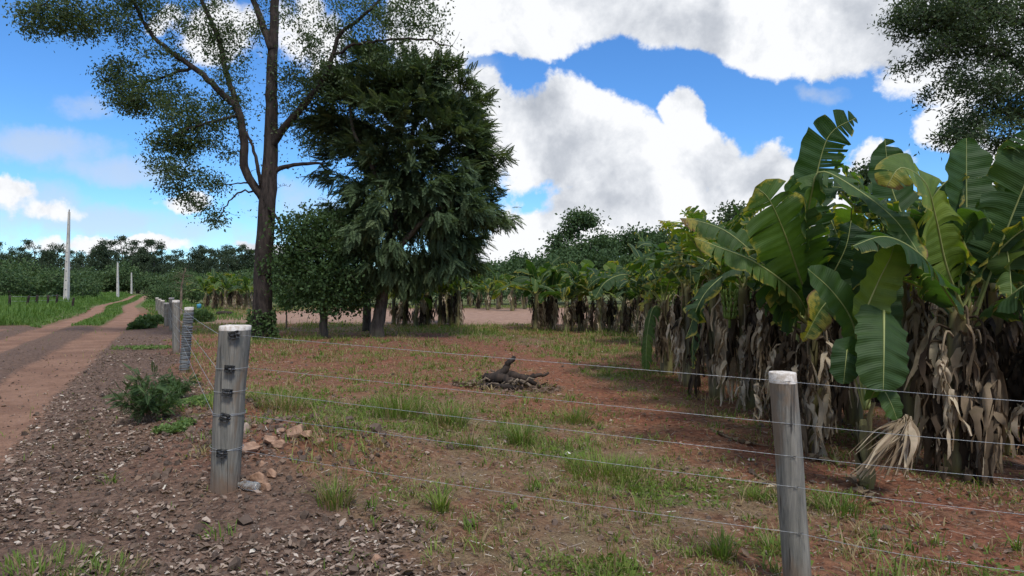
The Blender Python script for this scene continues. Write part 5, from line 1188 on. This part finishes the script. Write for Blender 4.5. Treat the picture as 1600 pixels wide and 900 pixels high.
# --- right hand plant, crown at about (1515,480)
c1 = gp(1497, 6.6)
banana(c1, 1.62, 'large banana plant at the right edge with a brown edged yellow leaf', 301, [
    dict(ctrl=pl((1512, 500, 6.6), (1480, 420, 6.4), (1462, 340, 6.2), (1445, 285, 6.0), (1408, 262, 5.9), (1385, 292, 5.9)), W=.66, nh=V3(-.3, -.75, .7), tear=.28, fold=.05, droop=.28, base_dry=.12, rnd=.8, pet=.2, tipdry=.5),
    dict(ctrl=pl((1515, 500, 6.6), (1512, 400, 6.7), (1510, 320, 6.8), (1510, 216, 6.9)), W=.58, nh=V3(.15, -1, .1), tear=.05, fold=.22, droop=.02, base_dry=-.12, rnd=.35, pet=.28, tipdry=0.),
    dict(ctrl=pl((1522, 500, 6.6), (1550, 420, 6.5), (1580, 340, 6.4), (1612, 262, 6.3), (1640, 200, 6.3)), W=.80, nh=V3(-.2, -1, .3), tear=.22, fold=.28, droop=.06, base_dry=-.1, rnd=.4, pet=.2, tipdry=.1),
    dict(ctrl=pl((1508, 510, 6.6), (1455, 440, 6.9), (1420, 360, 7.1), (1392, 290, 7.2), (1382, 216, 7.2)), W=.52, nh=V3(.1, -1, .1), tear=.06, fold=.1, droop=.02, base_dry=-.1, rnd=.45, pet=.35, tipdry=0.),
    dict(ctrl=pl((1510, 505, 6.55), (1478, 455, 6.2), (1440, 400, 5.9), (1385, 370, 5.7), (1330, 385, 5.6)), W=.50, nh=V3(-.2, -.6, 1), tear=.35, fold=.0, droop=.42, base_dry=-.05, rnd=.30, pet=.16, tipdry=.2),
    dict(ctrl=pl((1525, 510, 6.6), (1570, 470, 6.2), (1620, 440, 6.0), (1680, 470, 5.9)), W=.5, nh=V3(.1, -.5, 1), tear=.4, fold=.0, droop=.4, base_dry=-.05, rnd=.3, pet=.2),
    dict(ctrl=pl((1520, 500, 6.7), (1560, 380, 6.9), (1590, 300, 7.0), (1585, 232, 7.0)), W=.60, nh=V3(0, -1, .1), tear=.12, fold=.15, droop=.05, base_dry=.05, rnd=.65, pet=.3)],
    low=0, nl=4, ndry=15, r0=.13, Lf=1.6, Wf=.5, dryL=1.3)
# --- centre plant, crown at about (1260,500)
c2 = gp(1262, 7.6)
banana(c2, 1.45, 'banana plant with one tall comb torn upright leaf standing against the sky', 302, [
    dict(ctrl=pl((1262, 520, 7.6), (1262, 420, 7.6), (1268, 320, 7.5), (1284, 240, 7.4), (1302, 204, 7.35), (1338, 184, 7.3)), W=.56, jit=.25, nh=V3(.1, -1, 0), tear=.55, fold=.05, droop=.0, base_dry=-.1, rnd=.2, pet=.42, tipdry=.1, gap=.55, torn_side=1),
    dict(ctrl=pl((1262, 510, 7.6), (1255, 400, 7.0), (1268, 300, 6.7), (1285, 268, 6.6), (1345, 300, 6.4), (1400, 345, 6.2), (1445, 410, 6.0)), W=.44, nh=V3(.1, -.55, 1), tear=.30, fold=.05, droop=.30, base_dry=.08, rnd=.7, pet=.33, tipdry=.35),
    dict(ctrl=pl((1275, 500, 7.5), (1252, 440, 7.1), (1228, 370, 6.8), (1202, 312, 6.6), (1180, 292, 6.6)), W=.86, nh=V3(-.25, -1, .25), tear=.30, fold=-.05, droop=.12, base_dry=.02, rnd=.6, pet=.12, tipdry=.5),
    dict(ctrl=pl((1262, 500, 7.7), (1245, 420, 7.9), (1240, 330, 8.0), (1243, 270, 8.0)), W=.42, nh=V3(.3, -1, 0), tear=.14, fold=.1, droop=.0, base_dry=.05, rnd=.45, pet=.3),
    dict(ctrl=pl((1265, 500, 7.5), (1240, 455, 7.1), (1180, 410, 6.9), (1120, 385, 6.9), (1085, 372, 7.0)), W=.42, nh=V3(-.1, -.8, .8), tear=.42, fold=-.1, droop=.48, base_dry=.12, rnd=.75, pet=.15, tipdry=.5, torn_side=None),
    dict(ctrl=pl((1262, 500, 7.8), (1200, 420, 8.0), (1140, 365, 8.1), (1090, 345, 8.2), (1062, 342, 8.2)), W=.5, nh=V3(-.1, -.8, .8), tear=.45, fold=.0, droop=.42, base_dry=.10, rnd=.45, pet=.2, tipdry=.9),
    dict(ctrl=pl((1268, 505, 7.5), (1290, 450, 7.0), (1320, 390, 6.8), (1330, 345, 6.8)), W=.62, nh=V3(.2, -1, .3), tear=.25, fold=.1, droop=.25, base_dry=-.1, rnd=.12, pet=.15),
    dict(ctrl=pl((1262, 505, 7.5), (1220, 470, 7.2), (1200, 420, 7.1), (1170, 400, 7.1)), W=.55, nh=V3(-.2, -1, .4), tear=.3, fold=.0, droop=.3, base_dry=-.05, rnd=.2, pet=.15)],
    low=0, nl=4, ndry=16, r0=.12, Lf=1.5, Wf=.45, dryL=1.3)
# --- young plant between them, with fresh whole leaves
c3 = gp(1352, 6.15)
banana(c3, .55, 'young banana plant with broad whole bright green leaves in front of the brown rags', 303, [
    dict(ctrl=pl((1352, 640, 6.15), (1342, 560, 6.1), (1348, 500, 6.0), (1372, 440, 5.95), (1392, 400, 5.9), (1398, 372, 5.9)), W=.40, nh=V3(.3, -1, .1), tear=.0, fold=.22, droop=.0, base_dry=-.3, rnd=.72, pet=.5, tipdry=0., rw=.009),
    dict(ctrl=pl((1352, 640, 6.2), (1343, 560, 6.2), (1330, 500, 6.1), (1300, 455, 6.05), (1262, 420, 6.0)), W=.34, nh=V3(.1, -1, .4), tear=.02, fold=.15, droop=.05, base_dry=-.3, rnd=.5, pet=.4, tipdry=0., rw=.009),
    dict(ctrl=pl((1356, 640, 6.2), (1362, 540, 6.3), (1368, 440, 6.4), (1372, 385, 6.4), (1372, 362, 6.4)), W=.50, nh=V3(-.1, -1, .1), tear=.02, fold=.12, droop=.0, base_dry=-.3, rnd=.3, pet=.35, tipdry=0.),
    dict(ctrl=pl((1352, 640, 6.2), (1362, 560, 6.3), (1374, 492, 6.2), (1380, 478, 6.05), (1381, 500, 5.9), (1381, 550, 5.75), (1380, 612, 5.7)), W=.50, nh=V3(0, -1, .1), tear=.03, fold=-.08, droop=.12, base_dry=-.3, rnd=.45, pet=.56, tipdry=0.),
    dict(ctrl=pl((1352, 640, 6.1), (1366, 612, 5.9), (1378, 606, 5.85), (1392, 630, 5.8), (1402, 656, 5.8)), W=.20, nh=V3(.1, -1, .3), tear=.0, fold=.1, droop=.1, base_dry=-.3, rnd=.6, pet=.25, tipdry=0., rw=.006),
    dict(ctrl=pl((1350, 640, 6.1), (1336, 590, 6.0), (1325, 548, 5.9), (1322, 560, 5.85), (1318, 600, 5.85)), W=.26, nh=V3(-.2, -1, .2), tear=.05, fold=.0, droop=.1, base_dry=-.3, rnd=.35, pet=.4, tipdry=0., rw=.006)],
    nl=0, ndry=0, r0=.07, grp='banana plants of the near row')
# --- the rest of the near row, going back to the left
row = [(1560, 7.4, 1.9, 311, 'banana plant behind the right edge one, only leaves and brown rags showing'), (1420, 7.9, 2.0, 312, 'banana plant in the dark gap between the young one and the right edge one'),
       (1335, 8.9, 1.95, 313, 'banana plant hidden in shade behind the comb torn leaf'), (1215, 9.2, 1.8, 314, 'banana plant draped in long brown rags left of the right post'),
       (1168, 10.2, 1.85, 315, 'banana plant carrying a green fruit bunch among hanging brown leaves'), (1120, 11.0, 1.95, 316, 'banana plant with a grey dead leaf hanging at its top left'),
       (1078, 12.2, 1.85, 317, 'banana plant near the left end of the near row with ragged stem'), (1042, 13.6, 1.5, 318, 'banana plant at the left end of the near row, yellow green leaves'),
       (1640, 6.6, 1.7, 319, 'banana plant cut off by the right edge of the picture'), (1255, 8.1, 1.1, 320, 'banana plant trunk wrapped in pale rags right behind the right post'),
       (1068, 15.0, 1.5, 321, 'banana plant at the back of the left end of the near row')]
for k, (px, D, H, sd, lab) in enumerate(row):
    banana(gp(px, D), H, lab, sd, low=[1, 1, 0, 0, 1, 0, 1, 1, 1, 0, 1][k], rndup=.1, nl=[8, 8, 8, 8, 9, 9, 9, 10, 7, 2, 9][k], ndry=[8, 7, 7, 11, 9, 8, 7, 6, 7, 10, 6][k], r0=.12, Lf=1.6 if px > 1400 else 1.45, Wf=.5, fruit=(sd == 315), lean=(-.05, .05), tear=.6, dryL=1.2)
# copies further into the plantation keep its inside dark
srcs = [o for o in COL.objects if o.name.startswith('banana_plant') and o.parent is None and o.get('label', '').startswith('banana plant') and o['group'] == 'banana plants of the near row'][1:7]
rng = np.random.default_rng(99)
for px, D in [(1640, 8.8), (1590, 9.3), (1530, 9.6), (1470, 9.8), (1400, 10.2), (1340, 10.9), (1280, 11.4), (1225, 12.2), (1180, 13), (1140, 14), (1110, 15.5), (1600, 12), (1500, 12.5), (1400, 13.5), (1300, 14.5), (1220, 16), (1150, 18), (1560, 15), (1480, 16), (1420, 17), (1350, 18), (1280, 19), (1200, 20), (1120, 21), (1080, 19), (1640, 17), (1600, 20), (1520, 21), (1440, 22), (1370, 23), (1300, 24), (1240, 25), (1170, 25), (1100, 24)]:
    s = srcs[int(rng.integers(len(srcs)))]; dup(s, kid_map(s), tuple(gp(px, D)), rng.random() * 6.28, rng.uniform(.85, 1.02), 'banana plant in the shaded inside of the plantation', 'banana plants inside the plantation')
# the mid and far clumps: four sources, copied whole
ms = [banana((0, 0, 0), h, 'x', 400 + k, nl=10, ndry=nd, r0=.13, Lf=1.6, Wf=.52, det=20, tear=.2, dryL=1.2, grp='x', rndup=.0) for k, (h, nd) in enumerate([(1.35, 4), (1.5, 5), (1.2, 3), (1.5, 12)])]
mk_ = [kid_map(o) for o in ms]; seen = set()
def clump(pts, lab, grp, s0=1., rags=False):
    for px, D in pts:
        k = 3 if rags and rng.random() < .6 else int(rng.integers(4)); s = s0 * rng.uniform(.85, 1.15)
        if k not in seen: seen.add(k); o = ms[k]; o.location = gp(px, D); o.rotation_euler.z = rng.random() * 6.28; o.scale = (s,) * 3
        else: o = dup(ms[k], mk_[k], tuple(gp(px, D)), rng.random() * 6.28, s)
        o['label'] = lab; o['group'] = grp
clump([(838, 26.5), (862, 27), (885, 25.5), (908, 26.5), (935, 25), (955, 26), (975, 24.5), (998, 24), (1015, 22.5), (850, 29), (895, 29), (940, 28.5), (985, 27), (1020, 25), (1030, 20), (1012, 19.5)], 'banana plant in the middle clump at the back of the field', 'banana plants of the middle clump', .95)
clump([(632, 30), (650, 29), (668, 30.5), (688, 29.5), (706, 30), (716, 29), (615, 31), (660, 32), (697, 32)], 'ragged banana plant under the right side of the dark feathery tree', 'banana plants under the dark tree', .92, True)
clump([(335, 52), (352, 50), (370, 53), (386, 51), (322, 56), (345, 57), (362, 58), (378, 58), (392, 57)], 'small far banana plant left of the tall trunk', 'far banana plants on the left', .98)
clump([(762, 50), (778, 52), (800, 48), (748, 54), (820, 52), (735, 58)], 'far banana plant behind the pale field', 'far banana plants behind the pale field', 1.)

# dry fallen leaf spread like a skirt between young plant and ground
rng = np.random.default_rng(123); c = gp(1415, 6.0); mb = MB(); topc = P(1418, 655, 6.0)
for k in range(85):
    t = rng.random(); ex = 1332 + 92 * t + rng.normal(0, 4); ey = 738 - 6 * t + rng.normal(0, 8) - 26 * (rng.random() < .25); e = P(ex, ey, 5.85 + rng.normal(0, .12)); e[2] = max(e[2], H1(e[0], e[1]) + .01)
    m = lerp(topc, e, .5) + [rng.normal(0, .02), rng.normal(0, .05) - .05, .05 + rng.normal(0, .02)]; q = catmull([topc + rng.normal(0, .018, 3), m, e], 9); w = rng.uniform(.012, .035); wv = nrm(np.array([.8, .25, .4]) + rng.normal(0, .4, 3)); pr = []
    for j, p in enumerate(q): ww = w * (.4 + math.sin(math.pi * min(j / 8 + .1, 1))); pr += [p - wv * ww, p + [0, -.008, 0], p + wv * ww]
    a_, b_ = np.meshgrid(np.arange(8), np.arange(2), indexing='ij'); mb.add(pr, np.stack([a_ * 3 + b_, a_ * 3 + b_ + 1, (a_ + 1) * 3 + b_ + 1, (a_ + 1) * 3 + b_], -1).reshape(-1, 4), rng.uniform(.72, 1.))
tag(mb.build('dried_leaf', M['dry'], None, c), 'pale straw coloured dead banana leaf spread like a skirt onto the soil', 'dead leaf')
# scraps of dead leaf lying near the plants
for k, (pts, lab) in enumerate([([(1110, 672), (1150, 690), (1205, 700)], 'broken dead leaf rib lying on the trail left of the right post'), ([(1245, 715), (1290, 722), (1345, 735)], 'dead leaf rib lying between the right post and the straw skirt'),
                                ([(1330, 745), (1350, 775), (1385, 790)], 'curved dead leaf stalk lying on red soil'), ([(1180, 745), (1215, 765), (1260, 790)], 'grey crumpled leaf scrap beside the right post')]):
    q = catmull([G(x, y) + [0, 0, .02] for x, y in pts], 16); mb = MB(); mb.tube(q, np.linspace(.014, .006, 16), 6, .5); o = mb.build('leaf_rib', M['dry'], None, q[0]); tag(o, lab, 'dead leaf', 'dead leaf ribs on the ground')
    sb = MB()
    for _ in range(16):
        i = rng.integers(2, 15); d = nrm(np.array([rng.normal(), rng.normal(), .1])); wv = nrm(np.cross(d, [0, 0, 1])) * rng.uniform(.012, .035); l = rng.uniform(.06, .17); a = q[i]; z = [0, .012, .0]
        pr = [a - wv * .6, a + wv * .6, a + d * l * .5 + wv + [0, 0, .025], a + d * l * .5 - wv + [0, 0, .01], a + d * l + wv * .3, a + d * l - wv * .3]; sb.add(pr, [[0, 1, 2, 3], [3, 2, 4, 5]], rng.uniform(.3, .9))
    sb.build('rags', M['dry'], o, q[0])
